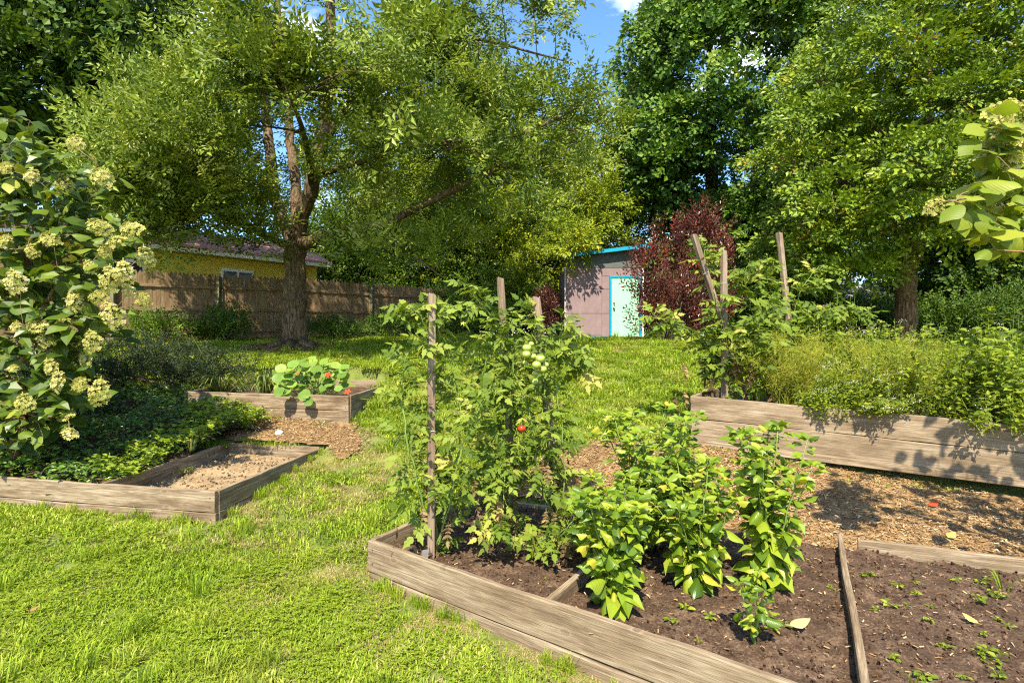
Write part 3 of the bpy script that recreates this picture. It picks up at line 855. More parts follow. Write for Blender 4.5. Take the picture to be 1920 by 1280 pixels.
for k in range(15):
    z = EAVE - .06 - k * .18
    o = hpart('clapboard', (-4.5, -.012, z - .09), (4.5, .01, .093), 'yellow')
    o.matrix_basis = o.matrix_basis @ Matrix.Rotation(R(3.5), 4, 'X')
hpart('corner_board', (0.0, -.01, EAVE / 2), (.05, .045, EAVE / 2), 'yellow')
hpart('eave_trim', (-4.5, -.42, EAVE + .03), (4.95, .03, .07), 'white')
hpart('soffit', (-4.5, -.2, EAVE + .0), (4.9, .22, .015), 'white')
g = Geo()
V = [(-9.6, -.48, EAVE + .10), (.45, -.48, EAVE + .10), (.45, 2.6, EAVE + 1.15), (-9.6, 2.6, EAVE + 1.15), (-9.6, 5.6, EAVE + .1), (.45, 5.6, EAVE + .1)]
V2 = [(x, y, z + .06) for x, y, z in V]
g.add(np.array(V + V2), [np.array([(0,3,2,1),(3,4,5,2),(6,7,8,9),(9,8,11,10),(0,1,7,6),(1,2,8,7),(2,5,11,8),(5,4,10,11),(4,3,9,10),(3,0,6,9)])])
o = obj('roof', g.mesh('roof'), M['shingle'], house, M=Hm)
w = hpart('window', (-2.75, -.03, 1.75), (.52, .04, .62), 'white')
for xx in (-.24, .24):
    o = hpart('pane', (xx, -.045, 0), (.2, .006, .52), 'darkglass', w, 0)
w = hpart('window', (-5.9, -.03, 1.75), (.52, .04, .62), 'white')
o = hpart('pane', (0, -.045, 0), (.42, .006, .52), 'darkglass', w, 0)

# far white garage, brick wall and white pickets at the right
M['brick'] = plain_mat('red_brick', (.26, .09, .055), .9, .2, .3, 14.0, .3)
M['roofgrey'] = plain_mat('grey_shingle', (.34, .35, .36), .9, .2, .2, 9.0, .2)
gar = thing('white_garage', (19.0, 27.0, 2.0), 'white garage with grey roof seen between the trunks at right', 'garage')
box_part('wall', gar, (20.2, 29, 2.95), (3.0, 2.0, .95), 'white')
g = Geo()
V = [(16.9, 26.7, 3.85), (23.5, 26.7, 3.85), (23.5, 29, 4.9), (16.9, 29, 4.9), (16.9, 31.3, 3.85), (23.5, 31.3, 3.85)]
V2 = [(x, y, z + .1) for x, y, z in V]
g.add(np.array(V + V2) - np.array(gar.location), [np.array([(0,3,2,1),(3,4,5,2),(6,7,8,9),(9,8,11,10),(0,1,7,6),(1,2,8,7),(2,5,11,8),(5,4,10,11),(4,3,9,10),(3,0,6,9)])])
obj('roof', g.mesh('roof'), M['roofgrey'], gar)
box_part('door', gar, (18.8, 26.985, 2.75), (.9, .03, .75), 'roofgrey')
g2 = thing('pale_garage', (-2.9, 27.5, 2.0), 'pale low building glimpsed over the far end of the fence', 'building')
box_part('wall', g2, (-5.4, 29.5, 3.3), (2.8, 1.5, 1.3), 'white')
g = Geo()
V = [(-8.5, 27.7, 4.55), (-2.3, 27.7, 4.55), (-2.3, 29.5, 5.3), (-8.5, 29.5, 5.3), (-8.5, 31.3, 4.55), (-2.3, 31.3, 4.55)]
V2 = [(x, y, z + .1) for x, y, z in V]
g.add(np.array(V + V2) - np.array(g2.location), [np.array([(0,3,2,1),(3,4,5,2),(6,7,8,9),(9,8,11,10),(0,1,7,6),(1,2,8,7),(2,5,11,8),(5,4,10,11),(4,3,9,10),(3,0,6,9)])])
obj('roof', g.mesh('roof'), M['roofgrey'], g2)
bw = thing('brick_pier', (12.6, 21.5, 1.95), 'small red brick structure glimpsed beyond the herb bed', 'brick wall')
for r_ in range(22):
    for c in range(5):
        x = 12.35 + c * .215 + (.107 if r_ % 2 else 0)
        if x > 13.3: continue
        box_part('brick', bw, (x, 21.5, 1.98 + r_ * .075), (.102, .1, .0325), 'brick', 0)
box_part('core', bw, (12.85, 21.52, 2.8), (.55, .085, .86), 'concrete', 0)
wf = thing('white_picket_fence', (14.4, 23.5, 2.0), 'low white picket fence beyond the lawn at right', 'fence')
me = picket_mesh(.075, 1.1, .02); me.materials.clear(); me.materials.append(M['white'])
for k in range(48):
    obj('picket', me, None, wf, M=mat4(Vector((14.4 + k * .125, 23.5 + k * .02, gz(15, 23.5))) - wf.location, (0, 0, 1), (0, -1, 0)))
for hh in (.35, .85):
    plank(wf, (14.3, 23.54, gz(15, 23.5) + hh), (20.4, 24.5, gz(15, 23.5) + hh), .07, .035, 'fence', 'rail').data.materials[0] = M['white']

# ------------------------------------------------------------------ leaf templates (x: length 1, z: normal)
def T_leaf(w=.4, fold=.10, droop=.12):
    """pointed leaf of two faces folded on the midrib"""
    return (np.array([(0, 0, 0), (.42, w / 2, fold), (1, 0, -droop), (.42, -w / 2, fold)]), [np.array([(0, 1, 2), (0, 2, 3)])])
def T_leaf6(w=.5, fold=.08, droop=.15):
    return (np.array([(0, 0, 0), (.3, w / 2, fold), (.7, w * .38, fold * .5), (1, 0, -droop), (.7, -w * .38, fold * .5), (.3, -w / 2, fold), (.5, 0, 0)]),
            [np.array([(0, 6, 1), (1, 6, 2), (2, 6, 3), (3, 6, 4), (4, 6, 5), (5, 6, 0)])])
def T_maple():
    a = [(0, 0), (.28, .5), (.5, .36), (.62, .55), (1, 0), (.62, -.55), (.5, -.36), (.28, -.5)]
    V = [(x, y, -.10 * (x * x) - .12 * abs(y)) for x, y in a]
    return (np.array(V), [np.array([(0, 1, 2), (0, 2, 4), (2, 3, 4), (0, 4, 6), (4, 5, 6), (0, 6, 7)])])
def sprig(leaf, spec):
    """spec: list of (pos, dir, normal, size, r offset)"""
    V = []; P = {}; rr = []; n = 0
    for p, x, nn, s, r in spec:
        Mx = frames(np.array([x]), np.array([nn]))[0]
        v = leaf[0] @ Mx.T * s + np.array(p)
        V.append(v); rr.append(np.full(len(v), r))
        for q in leaf[1]: P.setdefault(q.shape[1], []).append(q + n)
        n += len(v)
    return (np.concatenate(V), [np.concatenate(v) for v in P.values()], np.concatenate(rr))
def sprig_pinnate(nl=4, leaf=T_leaf(.36), size=.085, seed=0):
    """short twig with pinnate leaves"""
    r = np.random.default_rng(seed); sp = []
    for k in range(nl):
        a = k * 2.4 + r.random(); base = np.array((.08 * k, 0, 0))
        d = unit(np.array((.75, math.cos(a) * .8, math.sin(a) * .5 + .05)))
        for m in range(4):
            t = (.05 + m * .055)
            p = base + d * t + np.array((0, 0, -.35 * t * t))
            side = unit(np.cross(d, (0, 0, 1)))
            if m == 3:
                sp.append((p, unit(d + (0, 0, -.1)), (0, 0, 1), size * 1.1, r.normal(0, .08)))
            else:
                for s_ in (-1, 1):
                    sp.append((p, unit(d * .6 + side * s_ + np.array((0, 0, -.05 + r.normal(0, .18)))), unit(np.array((r.normal(0, .25), r.normal(0, .25), 1))), size * r.uniform(.8, 1.1), r.normal(0, .08)))
    return sprig(leaf, sp)
def sprig_simple(nl=12, leaf=T_leaf(.6), size=.1, length=.3, seed=0, spread=.9, droop=.25):
    r = np.random.default_rng(seed); sp = []
    for k in range(nl):
        t = (k + .5) / nl; a = k * 2.4 + r.normal(0, .3)
        p = np.array((t * length, r.normal(0, .02), r.normal(0, .02)))
        d = unit(np.array((.5 + .4 * t, math.cos(a) * spread, math.sin(a) * spread * .7 - droop)))
        p = p + d * size * .35
        nn = unit(np.array((r.normal(0, .35), r.normal(0, .35), 1.0)))
        sp.append((p, d, nn, size * r.uniform(.65, 1.15), r.normal(0, .10)))
    return sprig(leaf, sp)

# ------------------------------------------------------------------ tree builder
def grow(geo, nodes, targets, thick=1.0, k=5):
    """joins targets to the nearest branch node; nodes: list of (xyz, radius)"""
    npos = [np.array(p, float) for p, _ in nodes]; nrad = [r for _, r in nodes]
    c0 = npos[0]
    order = np.argsort([np.linalg.norm(t - c0) for t in targets])
    for i in order:
        t = targets[i]
        A = np.array(npos)
        d = t - A
        L_ = np.linalg.norm(d, axis=1)
        cost = L_ * (1 + .5 * np.maximum(0, -d[:, 2] / np.maximum(L_, .01))) + np.where(np.array(nrad) < .015, .7, 0)
        j = int(np.argmin(cost)); a = A[j]; ln = L_[j]
        if ln < .05: continue
        n = max(3, int(ln / .35))
        s = np.linspace(0, 1, n + 1)[:, None]
        bow = rng.normal(0, .06 * ln, 3) + np.array((0, 0, .08 * ln))
        pts = a + (t - a) * s + bow * np.sin(s * PI) + rng.normal(0, .02 * ln, (n + 1, 3)) * np.sin(s * PI)
        r0 = min(nrad[j] * .75, (.012 + .012 * ln) * thick); r1 = .006 * thick
        rad = r0 + (r1 - r0) * s[:, 0]
        geo.tube(pts, rad, k if r0 > .03 else 4, cap=False)
        for m in range(1, n + 1):
            npos.append(pts[m]); nrad.append(float(rad[m]))

def clump_sprigs(centers, radii, per, up=.7, shell=.45):
    """sprig anchors round each clump centre"""
    n = len(centers) * per
    C = np.repeat(centers, per, 0); Rr = np.repeat(radii, per, 0)
    u = rdir(n); u[:, 2] = np.where(rng.random(n) < up, np.abs(u[:, 2]), u[:, 2])
    P = C + u * Rr * (shell + (1 - shell) * rng.random((n, 1)) ** .6)
    return P, u

def make_tree(name, label, base, limbs, centers, radii, per, sprigs, sc, bark, leafm, cat='tree', group=None, thick=1.0, dirw=(.7, .5, .1), nup=.9, extra=None, twigs=True):
    """limbs: list of (points, radii); centers relative to the world"""
    base = np.array(base, float)
    th = thing(name, base, label, cat, group)
    tg = Geo(); nodes = []
    for pts, rad in limbs:
        pts = np.array(pts, float); rad = np.array(rad, float)
        n = len(pts); m = max(n, 4 * n - 3)
        s = np.linspace(0, n - 1, m)
        # smooth resample
        sm = np.stack([np.interp(s, np.arange(n), pts[:, c]) for c in range(3)], -1)
        for _ in range(2): sm[1:-1] = (sm[:-2] + 2 * sm[1:-1] + sm[2:]) / 4
        rr = np.interp(s, np.arange(n), rad)
        sm[1:] += rng.normal(0, .12, (m - 1, 3)) * rr[1:, None]
        tg.tube(sm - base, rr, 12 if rad[0] > .12 else 7)
        nodes += [(p - base, r) for p, r in zip(sm, rr)][1 if len(nodes) else m // 2:]
    centers = np.asarray(centers, float)
    radii = np.asarray(radii, float)
    if radii.ndim == 1: radii = np.repeat(radii[None], len(centers), 0)
    if twigs: grow(tg, nodes, list(centers - base), thick)
    P, u = clump_sprigs(centers, radii, per)
    cg = Geo()
    n = len(P)
    X = unit(u * dirw[0] + rdir(n) * dirw[1] + np.array((0, 0, 1)) * dirw[2])
    N = unit(u * .35 + rdir(n) * .38 + np.array((-.06, -.45, nup)))
    cr = np.repeat(rng.normal(0, .09, len(centers)), per)
    rnd = np.clip(rng.normal(.5, .16, n) + cr, 0, 1)
    which = rng.integers(0, len(sprigs), n)
    for k, sp in enumerate(sprigs):
        q = which == k
        if q.any(): scatter(sp, P[q] - base, X[q], N[q], rng.uniform(.8, 1.2, q.sum()) * sc, rnd[q], cg)
    obj('trunk', tg.mesh('trunk', True), bark, th)
    tag(obj('crown', cg.mesh('crown'), leafm, th), kind='stuff')
    return th

def ellipsoid_pts(c, r, n, inner=.35, zmin=None, f=None):
    out = []
    c = np.array(c); r = np.array(r)
    while len(out) < n:
        u = rdir(1)[0] * (inner + (1 - inner) * rng.random() ** .5)
        p = c + u * r
        if zmin is not None and p[2] < zmin: continue
        if f is not None and not f(p): continue
        out.append(p)
    return np.array(out)

M['ash_leaf'] = leaf_mat('ash_leaves', [(0, (.04, .075, .008)), (.45, (.135, .195, .018)), (.75, (.26, .325, .045)), (1, (.44, .47, .14))], .45, .28, .25)
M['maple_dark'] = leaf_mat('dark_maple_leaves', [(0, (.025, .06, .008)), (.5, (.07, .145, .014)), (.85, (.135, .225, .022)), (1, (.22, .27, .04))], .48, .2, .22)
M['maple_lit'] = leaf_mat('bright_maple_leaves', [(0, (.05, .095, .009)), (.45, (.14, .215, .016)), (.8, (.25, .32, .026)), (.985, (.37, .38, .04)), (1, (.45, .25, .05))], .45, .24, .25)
M['yellowgreen'] = leaf_mat('yellow_green_leaves', [(0, (.085, .13, .008)), (.5, (.2, .265, .016)), (.85, (.32, .36, .028)), (1, (.46, .43, .05))], .5, .28, .2)
M['deep_leaf'] = leaf_mat('deep_green_shaded_leaves', [(0, (.022, .048, .007)), (.5, (.056, .11, .013)), (1, (.13, .195, .026))], .5, .25, .2)  # dark green; on the upper left trees it carries shade of other crowns
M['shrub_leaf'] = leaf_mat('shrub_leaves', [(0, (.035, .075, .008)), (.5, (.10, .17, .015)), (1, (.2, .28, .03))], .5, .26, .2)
M['purple_leaf'] = leaf_mat('purple_leaves', [(0, (.035, .012, .010)), (.5, (.10, .032, .024)), (.8, (.19, .07, .045)), (.9, (.30, .03, .018)), (1, (.42, .03, .016))], .35, .25, .5, tcol=(1.3, .6, .5))

SP_ASH = [sprig_pinnate(4, T_leaf(.44), .09, s) for s in range(4)]
SP_MAP = [sprig_simple(9, T_leaf(.85, .06), .145, .32, s, .9, .3) for s in range(4)]
SP_DOG = [sprig_simple(11, T_leaf(.62, .07), .115, .28, s, .9, .2) for s in range(4)]
SP_FINE = [sprig_simple(14, T_leaf(.46), .125, .42, s, .8, .35) for s in range(4)]
SP_PUR = [sprig_simple(12, T_leaf(.42, .14), .085, .34, s, .7, -.05) for s in range(3)]
SP_SMALL = [sprig_simple(16, T_leaf(.55), .045, .22, s, .8, .0) for s in range(3)]

# -- the big ash tree
tb = np.array((-5.3, 13.0, 1.5))
fk = at(553, 462, 13.0)
limbs = [
    ([tb + (0, 0, -.2), tb + (0, 0, .12), at(552, 600, 13), at(550, 540, 13), fk, at(552, 440, 13)], [.60, .44, .36, .33, .36, .28]),
    ([fk, at(528, 410, 13.1), at(512, 350, 13.3), at(508, 290, 13.4), at(498, 200, 13.6), at(490, 90, 13.8), at(486, -20, 14), at(480, -160, 14)], [.20, .19, .175, .15, .12, .10, .08, .04]),
    ([fk, at(556, 410, 13.3), at(552, 330, 13.6), at(545, 250, 13.9), at(530, 120, 14.2), at(520, -20, 14.4), at(515, -140, 14.4)], [.19, .17, .15, .13, .10, .07, .04]),
    ([fk, at(565, 405, 12.8), at(585, 345, 12.5), at(605, 270, 12.3), at(617, 160, 12.2), at(621, 40, 12.2), at(622, -90, 12.2), at(625, -220, 12.2)], [.23, .215, .20, .17, .15, .13, .10, .05]),
    ([fk, at(590, 450, 12.6), at(640, 434, 12.2), at(700, 430, 11.8), at(775, 395, 11.4), at(850, 355, 11.1), at(915, 322, 11), at(985, 300, 11), at(1060, 260, 11.2)], [.2, .165, .13, .12, .095, .08, .06, .045, .02]),
    ([at(700, 430, 11.8), at(745, 455, 11.3), at(790, 490, 10.9), at(830, 520, 10.8)], [.08, .055, .035, .015]),
    ([fk, at(520, 455, 12.6), at(470, 425, 12.0), at(420, 405, 11.4), at(360, 382, 10.8), at(300, 350, 10.3), at(230, 330, 10)], [.16, .10, .08, .065, .05, .035, .015]),
    ([at(512, 350, 13.3), at(480, 343, 12.6), at(430, 325, 11.8), at(370, 312, 11.2), at(300, 280, 10.8)], [.1, .075, .06, .045, .02]),
    ([at(605, 270, 12.3), at(650, 200, 12.2), at(705, 140, 12), at(765, 85, 11.9), at(830, 20, 11.8), at(880, -60, 11.8)], [.11, .1, .09, .075, .06, .03]),
    ([at(590, 330, 12.5), at(660, 310, 11.5), at(740, 282, 10.7), at(830, 265, 10.2), at(940, 300, 10)], [.1, .075, .06, .045, .02]),
    ([at(830, 265, 10.2), at(960, 262, 10.4), at(1060, 215, 10.8), at(1140, 170, 11)], [.045, .04, .03, .015]),
    ([at(765, 85, 11.9), at(900, 70, 11.9), at(1000, 100, 12), at(1080, 120, 12)], [.05, .04, .03, .015]),
    ([at(585, 345, 12.5), at(575, 270, 11), at(560, 220, 9.6), at(545, 190, 8.4)], [.1, .07, .05, .02]),
]
limbs = [(p_, [r_ * (.74 if k_ == 0 else .84) for r_ in q_]) for k_, (p_, q_) in enumerate(limbs)]
ec = np.array((-4.2, 12.4, 8.2))
def ash_ok(p):
    px = 960 + p[0] / p[1] * F; py = 650 - (p[2] - EYE) / p[1] * F
    if p[1] < 6.8 or px > 1140: return False
    if py < -110 and rng.random() < .8: return False
    if px > 960 and rng.random() < .6: return False
    if px < np.interp(py, [-200, 150, 260, 400], [290, 270, 190, 170]): return False
    if 455 < px < 665 and 20 < py < 470 and p[1] < 14.2 and rng.random() < .96: return False
    if px > 1075 and py < 210: return False
    if 640 < px < 920 and 300 < py < 470 and p[1] < 12.5 and rng.random() < .7: return False
    lim = 470 - 60 * max(0, (px - 820) / 340) if px > 560 else 430 - 30 * max(0, (560 - px) / 300)
    if py > lim: return False
    if 470 < px < 600 and py > 360: return False
    if 505 < px < 640 and py < 160 and rng.random() < .75: return False
    if 960 < px and 130 < py < 200 and rng.random() < .6: return False
    return True
cen = ellipsoid_pts(ec, (6.8, 6.0, 5.6), 104, .25, 3.6, ash_ok)
cen2 = ellipsoid_pts(at(890, 250, 11), (3.0, 2.2, 2.3), 26, .1, 4.0, ash_ok)
cen3 = ellipsoid_pts(at(570, 170, 9.0), (1.3, .8, .55), 9, .1, 4.0)
cen5 = ellipsoid_pts((-8.4, 11.8, 6.2), (2.4, 2.4, 2.0), 20, .1, 4.6, ash_ok)
cen4 = np.array([at(x, y, d) for x, y, d in ((330, 455, 11.4), (290, 470, 11.2), (350, 395, 11.2), (250, 420, 10.8), (270, 385, 10.5), (320, 405, 10.8), (365, 425, 11), (415, 440, 11.3), (455, 400, 11.5), (300, 360, 10.2), (395, 385, 10.6), (340, 340, 10.4), (440, 355, 11), (480, 430, 11.8), (240, 360, 10), (210, 395, 10.2), (470, 470, 11.8), (275, 430, 10.6), (640, 330, 11.5), (690, 380, 11.2), (640, 470, 12), (300, 250, 9.5), (250, 290, 9.5), (345, 270, 9.2), (400, 300, 9.5), (290, 330, 9.8), (350, 200, 9.6), (430, 240, 9.8), (230, 340, 9.5), (370, 360, 10), (1060, 190, 11), (1040, 60, 11.5), (1090, 250, 11.2), (1040, 330, 11), (700, 480, 11.2), (770, 500, 11), (840, 470, 11))])
cen = np.concatenate((cen, cen2, cen3, cen4, cen5))
make_tree('ash_tree', 'big ash tree with forked trunk and spreading feathery crown before the fence', tb, limbs, cen, np.stack([rng.uniform(.45, .8, len(cen))] * 2 + [rng.uniform(.26, .45, len(cen))], -1), 26, SP_ASH, 1.35, M['bark'], M['ash_leaf'], thick=1.1, dirw=(.75, .45, .4))
# bare earth ring and roots at its foot
g = Geo()
for k in range(7):
    a = k * .9 + .3; r0 = np.array((math.cos(a), math.sin(a), 0))
    pts = np.array([tb + r0 * t + np.array((0, 0, gz(*(tb + r0 * t)[:2]) - tb[2] + .10 * math.exp(-3 * (t - .3)) - .02)) for t in (.25, .45, .7, 1.0)])
    g.tube(pts, [.14, .09, .05, .02], 6)
tr = bpy.data.objects['ash_tree']
g.V = [v - tb for v in g.V]
obj('root', g.mesh('root', True), M['bark'], tr)
M['needles'] = leaf_mat('dry_litter', [(0, (.09, .05, .025)), (.6, (.2, .12, .06)), (1, (.36, .25, .13))], .9, .05, .1)
g = Geo(); n = 2600
a = rng.random(n) * 6.28; r_ = .95 * np.sqrt(rng.random(n))
x = tb[0] - .05 + r_ * np.cos(a) * 1.15; y = tb[1] - .15 + r_ * np.sin(a)
scatter(T_leaf(.2), np.stack((x, y, ground_raw(x, y) + rng.uniform(.01, .05, n)), -1), np.stack((np.cos(a * 7), np.sin(a * 7), rng.normal(0, .2, n)), -1), np.tile((0, 0, 1.), (n, 1)) + rng.normal(0, .2, (n, 3)), rng.uniform(.05, .16, n), geo=g)
tag(obj('leaf_litter', g.mesh('leaf_litter'), M['needles']), 'brown leaf litter around the foot of the ash tree', 'leaf litter', kind='stuff')

# -- right foreground maple with layered crown
rb_ = np.array((10.35, 14.0, 1.62))
limbs = [
    ([rb_ + (0, 0, -.1), rb_ + (0, 0, .2), at(1697, 560, 14), at(1700, 500, 14), at(1712, 455, 14), at(1735, 415, 14)], [.40, .33, .30, .31, .30, .24]),
    ([at(1712, 455, 14), at(1735, 415, 14), at(1745, 350, 14.1), at(1742, 280, 14.2), at(1740, 180, 14.2), at(1735, 60, 14.3), at(1730, -80, 14.3)], [.25, .22, .19, .16, .13, .09, .04]),
    ([at(1705, 470, 14), at(1690, 440, 13.8), at(1640, 380, 13.4), at(1560, 330, 13), at(1480, 300, 12.8)], [.16, .12, .09, .06, .03]),
    ([at(1730, 425, 14), at(1780, 400, 13.8), at(1850, 360, 13.5), at(1930, 330, 13.3)], [.14, .11, .08, .04]),
    ([at(1745, 340, 14.1), at(1680, 270, 13.6), at(1600, 210, 13.4), at(1530, 150, 13.2)], [.12, .09, .06, .03]),
    ([at(1745, 300, 14.1), at(1800, 220, 13.8), at(1880, 160, 13.5), at(1960, 120, 13.5)], [.12, .09, .06, .03]),
]
def right_ok(p):
    px = 960 + p[0] / p[1] * F; py = 650 - (p[2] - EYE) / p[1] * F
    left = np.interp(py, [-120, 0, 60, 130, 250, 350, 430, 520, 560], [1640, 1600, 1545, 1500, 1440, 1415, 1425, 1480, 1540])
    if px < left + 15: return False
    if py < -90 and rng.random() < .7: return False
    if 1655 < px < 1760 and 425 < py: return False
    if py > 520 and px > 1600: return False
    if py > 470 and px > 1760: return False
    return True
limbs = [(p_, [r_ * .8 for r_ in q_]) for p_, q_ in limbs]
pads = []
for k in range(11):
    z = 3.8 + k * .8
    rad = np.interp(z, [3.5, 5, 7.5, 10, 12.4], [3.6, 4.4, 4.3, 3.3, 1.4])
    m = int(6 + rad * 3.2)
    for j in range(m):
        a = j / m * 2 * PI + rng.random() * .5 + k * .7
        rr = rad * rng.uniform(.5, 1.0)
        p = np.array((10.6 + math.cos(a) * rr, 13.9 + math.sin(a) * rr * .95, z + rng.normal(0, .2) - .04 * rr * rr))
        if p[2] > 2.6 and right_ok(p): pads.append(p)
pads = np.array(pads)
make_tree('maple_tree', 'sunlit maple with layered pads of leaves on a leaning red-brown trunk', rb_, limbs, pads, (1.0, 1.0, .26), 88, SP_DOG, 1.1, M['bark_red'], M['maple_lit'], thick=1.0, dirw=(.8, .4, .05), nup=1.0)

# -- dark tall maple behind the shed
b = (8.6, 22.5, 1.9)
limbs = [([(8.6, 22.5, 1.8), (8.6, 22.5, 4), (8.5, 22.5, 7), (8.4, 22.6, 11), (8.3, 22.6, 16)], [.42, .36, .3, .2, .05])]
cen = ellipsoid_pts((9.35, 22.5, 11.4), (4.3, 4.0, 6.3), 190, .6, 5.0, lambda p: p[1] < 24.5)
cenb = ellipsoid_pts((9.6, 21.6, 5.2), (3.6, 2.0, 1.6), 22, .2, 3.6)
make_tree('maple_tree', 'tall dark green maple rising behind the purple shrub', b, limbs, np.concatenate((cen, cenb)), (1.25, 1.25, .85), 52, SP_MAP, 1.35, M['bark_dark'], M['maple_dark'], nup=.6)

# -- yellow-green trees in the middle
b = (2.2, 24.5, 2.0)
limbs = [([(2.2, 24.5, 1.9), (2.3, 24.4, 5), (2.0, 24.3, 8), (2.0, 24.3, 12)], [.3, .25, .17, .04]), ([(2.3, 24.4, 5), (3.0, 23.4, 6.2), (3.9, 22.6, 7.6)], [.15, .1, .04])]
cen = ellipsoid_pts((1.9, 24.0, 6.9), (3.9, 3.0, 5.0), 130, .45, 2.6, lambda p: p[1] < 26)
cenb = np.array([at(1090, 455, 17.6), at(1075, 475, 17.5), at(1050, 440, 18.2), at(1062, 455, 17.8)])
make_tree('box_elder_tree', 'yellow-green tree behind the shed with a branch over its roof', b, limbs, np.concatenate((cen, cenb)), np.concatenate((np.tile((1.05, 1.05, .75), (len(cen), 1)), np.tile((.4, .35, .35), (len(cenb), 1)))), 52, SP_FINE, 1.2, M['bark_dark'], M['yellowgreen'], thick=.8)
b = (-2.9, 27.0, 2.0)
limbs = [([(-2.9, 27, 1.9), (-2.8, 27, 5), (-2.6, 27, 9), (-2.6, 27, 13)], [.3, .25, .17, .04])]
cen = ellipsoid_pts((-2.9, 26.5, 7.2), (4.6, 2.8, 5.6), 110, .4, 2.6, lambda p: p[1] < 28.5)
make_tree('box_elder_tree', 'yellow-green tree seen through the ash crown beyond the fence', b, limbs, cen, (1.15, 1.15, .8), 46, SP_FINE, 1.3, M['bark_dark'], M['yellowgreen'], thick=.8)
b = (-8.5, 30, 2.0)
limbs = [([(-8.5, 30, 1.9), (-8.4, 30, 5), (-8.3, 30, 9), (-8.3, 30, 14)], [.35, .28, .2, .05])]
cen = ellipsoid_pts((-8.5, 30, 8.0), (4.6, 3.2, 6.2), 70, .4, 3.4, lambda p: p[1] < 32)
make_tree('green_tree', 'mid green tree behind the yellow house', b, limbs, cen, (1.3, 1.3, .95), 40, SP_FINE, 1.35, M['bark_dark'], M['shrub_leaf'], thick=.8)

for (x, y, rx, rz_, zc, n, m, nm, lab) in (
    (-.4, 26.0, 3.4, 3.9, 5.6, 80, 'shrub_leaf', 'green_tree', 'mid green tree between the two yellow-green ones'),
    (-6.2, 24.5, 3.0, 3.4, 5.6, 64, 'shrub_leaf', 'green_tree', 'mid green tree just right of the yellow house'),
    (5.6, 26.5, 3.2, 4.5, 6.0, 70, 'yellowgreen', 'green_tree', 'light green tree between the shed roof and the dark maple'),
    (14.6, 30.5, 4.0, 4.2, 6.0, 70, 'yellowgreen', 'green_tree', 'light green tree far behind the white pickets'),
    (23.0, 27.5, 4.0, 4.5, 6.2, 60, 'shrub_leaf', 'green_tree', 'mid green tree beyond the garage at right')):
    b = np.array((x, y, 2.0))
    limbs = [([b, b + (0, 0, 3), b + (.2, 0, 6), b + (.2, 0, 8)], [.24, .2, .12, .04])]
    cen = ellipsoid_pts((x, y, zc), (rx, 2.2, rz_), n, .4, 2.5)
    make_tree(nm, lab, b, limbs, cen, (1.1, 1.1, .8), 34, SP_FINE, 1.5, M['bark_dark'], M[m], thick=.7)
# -- dark trees at the upper left
for (px, d, lean, nm, lab, rad0) in ((142, 17.0, 8, 'tall_tree', 'tall dark tree with bare grey trunk at upper left', .30), (22, 18.5, -6, 'tall_tree', 'dark tree at the far left edge behind the flowering shrub', .26)):
    p0 = at(px, 650, d); zb = gz(p0[0], p0[1]); p0[2] = zb
    limbs = [([p0, at(px + 2, 400, d), at(px + lean * .3, 240, d), at(px - 2, 120, d), at(px - 12, 0, d), at(px - 18, -160, d)], [.34, .28, .26, .22, .18, .06]),
             ([at(px, 180, d), at(px + 70, 120, d - 1), at(px + 150, 60, d - 2)], [.1, .07, .03]), ([at(px, 110, d), at(px - 80, 60, d - 1), at(px - 150, 10, d - 2)], [.1, .07, .03])]
    c = at(px + 30, -20, d)
    cen = ellipsoid_pts((c[0] + .6, c[1] - 2.2, c[2] - 2.2), (5.2, 4.6, 6.2), 140, .2, 4.2)
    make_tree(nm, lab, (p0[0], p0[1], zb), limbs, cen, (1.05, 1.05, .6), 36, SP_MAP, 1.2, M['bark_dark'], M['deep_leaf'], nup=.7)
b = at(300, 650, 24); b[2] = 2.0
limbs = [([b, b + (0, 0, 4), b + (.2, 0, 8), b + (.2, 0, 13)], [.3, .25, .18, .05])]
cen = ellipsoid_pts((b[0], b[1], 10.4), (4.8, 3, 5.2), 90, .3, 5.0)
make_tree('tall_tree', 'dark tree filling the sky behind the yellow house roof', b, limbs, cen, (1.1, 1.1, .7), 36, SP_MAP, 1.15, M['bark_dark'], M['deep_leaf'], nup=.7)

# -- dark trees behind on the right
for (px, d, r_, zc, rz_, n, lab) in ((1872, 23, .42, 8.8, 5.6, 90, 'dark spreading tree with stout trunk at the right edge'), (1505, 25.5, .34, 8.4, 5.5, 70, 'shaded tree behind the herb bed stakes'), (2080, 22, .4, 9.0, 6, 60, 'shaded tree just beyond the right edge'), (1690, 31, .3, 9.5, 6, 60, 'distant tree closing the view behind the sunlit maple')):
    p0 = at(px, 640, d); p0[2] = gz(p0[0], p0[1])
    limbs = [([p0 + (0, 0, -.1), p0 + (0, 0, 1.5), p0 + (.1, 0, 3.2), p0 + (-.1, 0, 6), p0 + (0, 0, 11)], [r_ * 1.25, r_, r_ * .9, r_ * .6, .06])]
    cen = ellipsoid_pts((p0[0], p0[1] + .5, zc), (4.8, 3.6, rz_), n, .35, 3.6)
    make_tree('shade_tree', lab, p0, limbs, cen, (1.25, 1.25, .7), 34, SP_MAP, 1.4, M['bark_dark'], M['deep_leaf'], nup=.7)

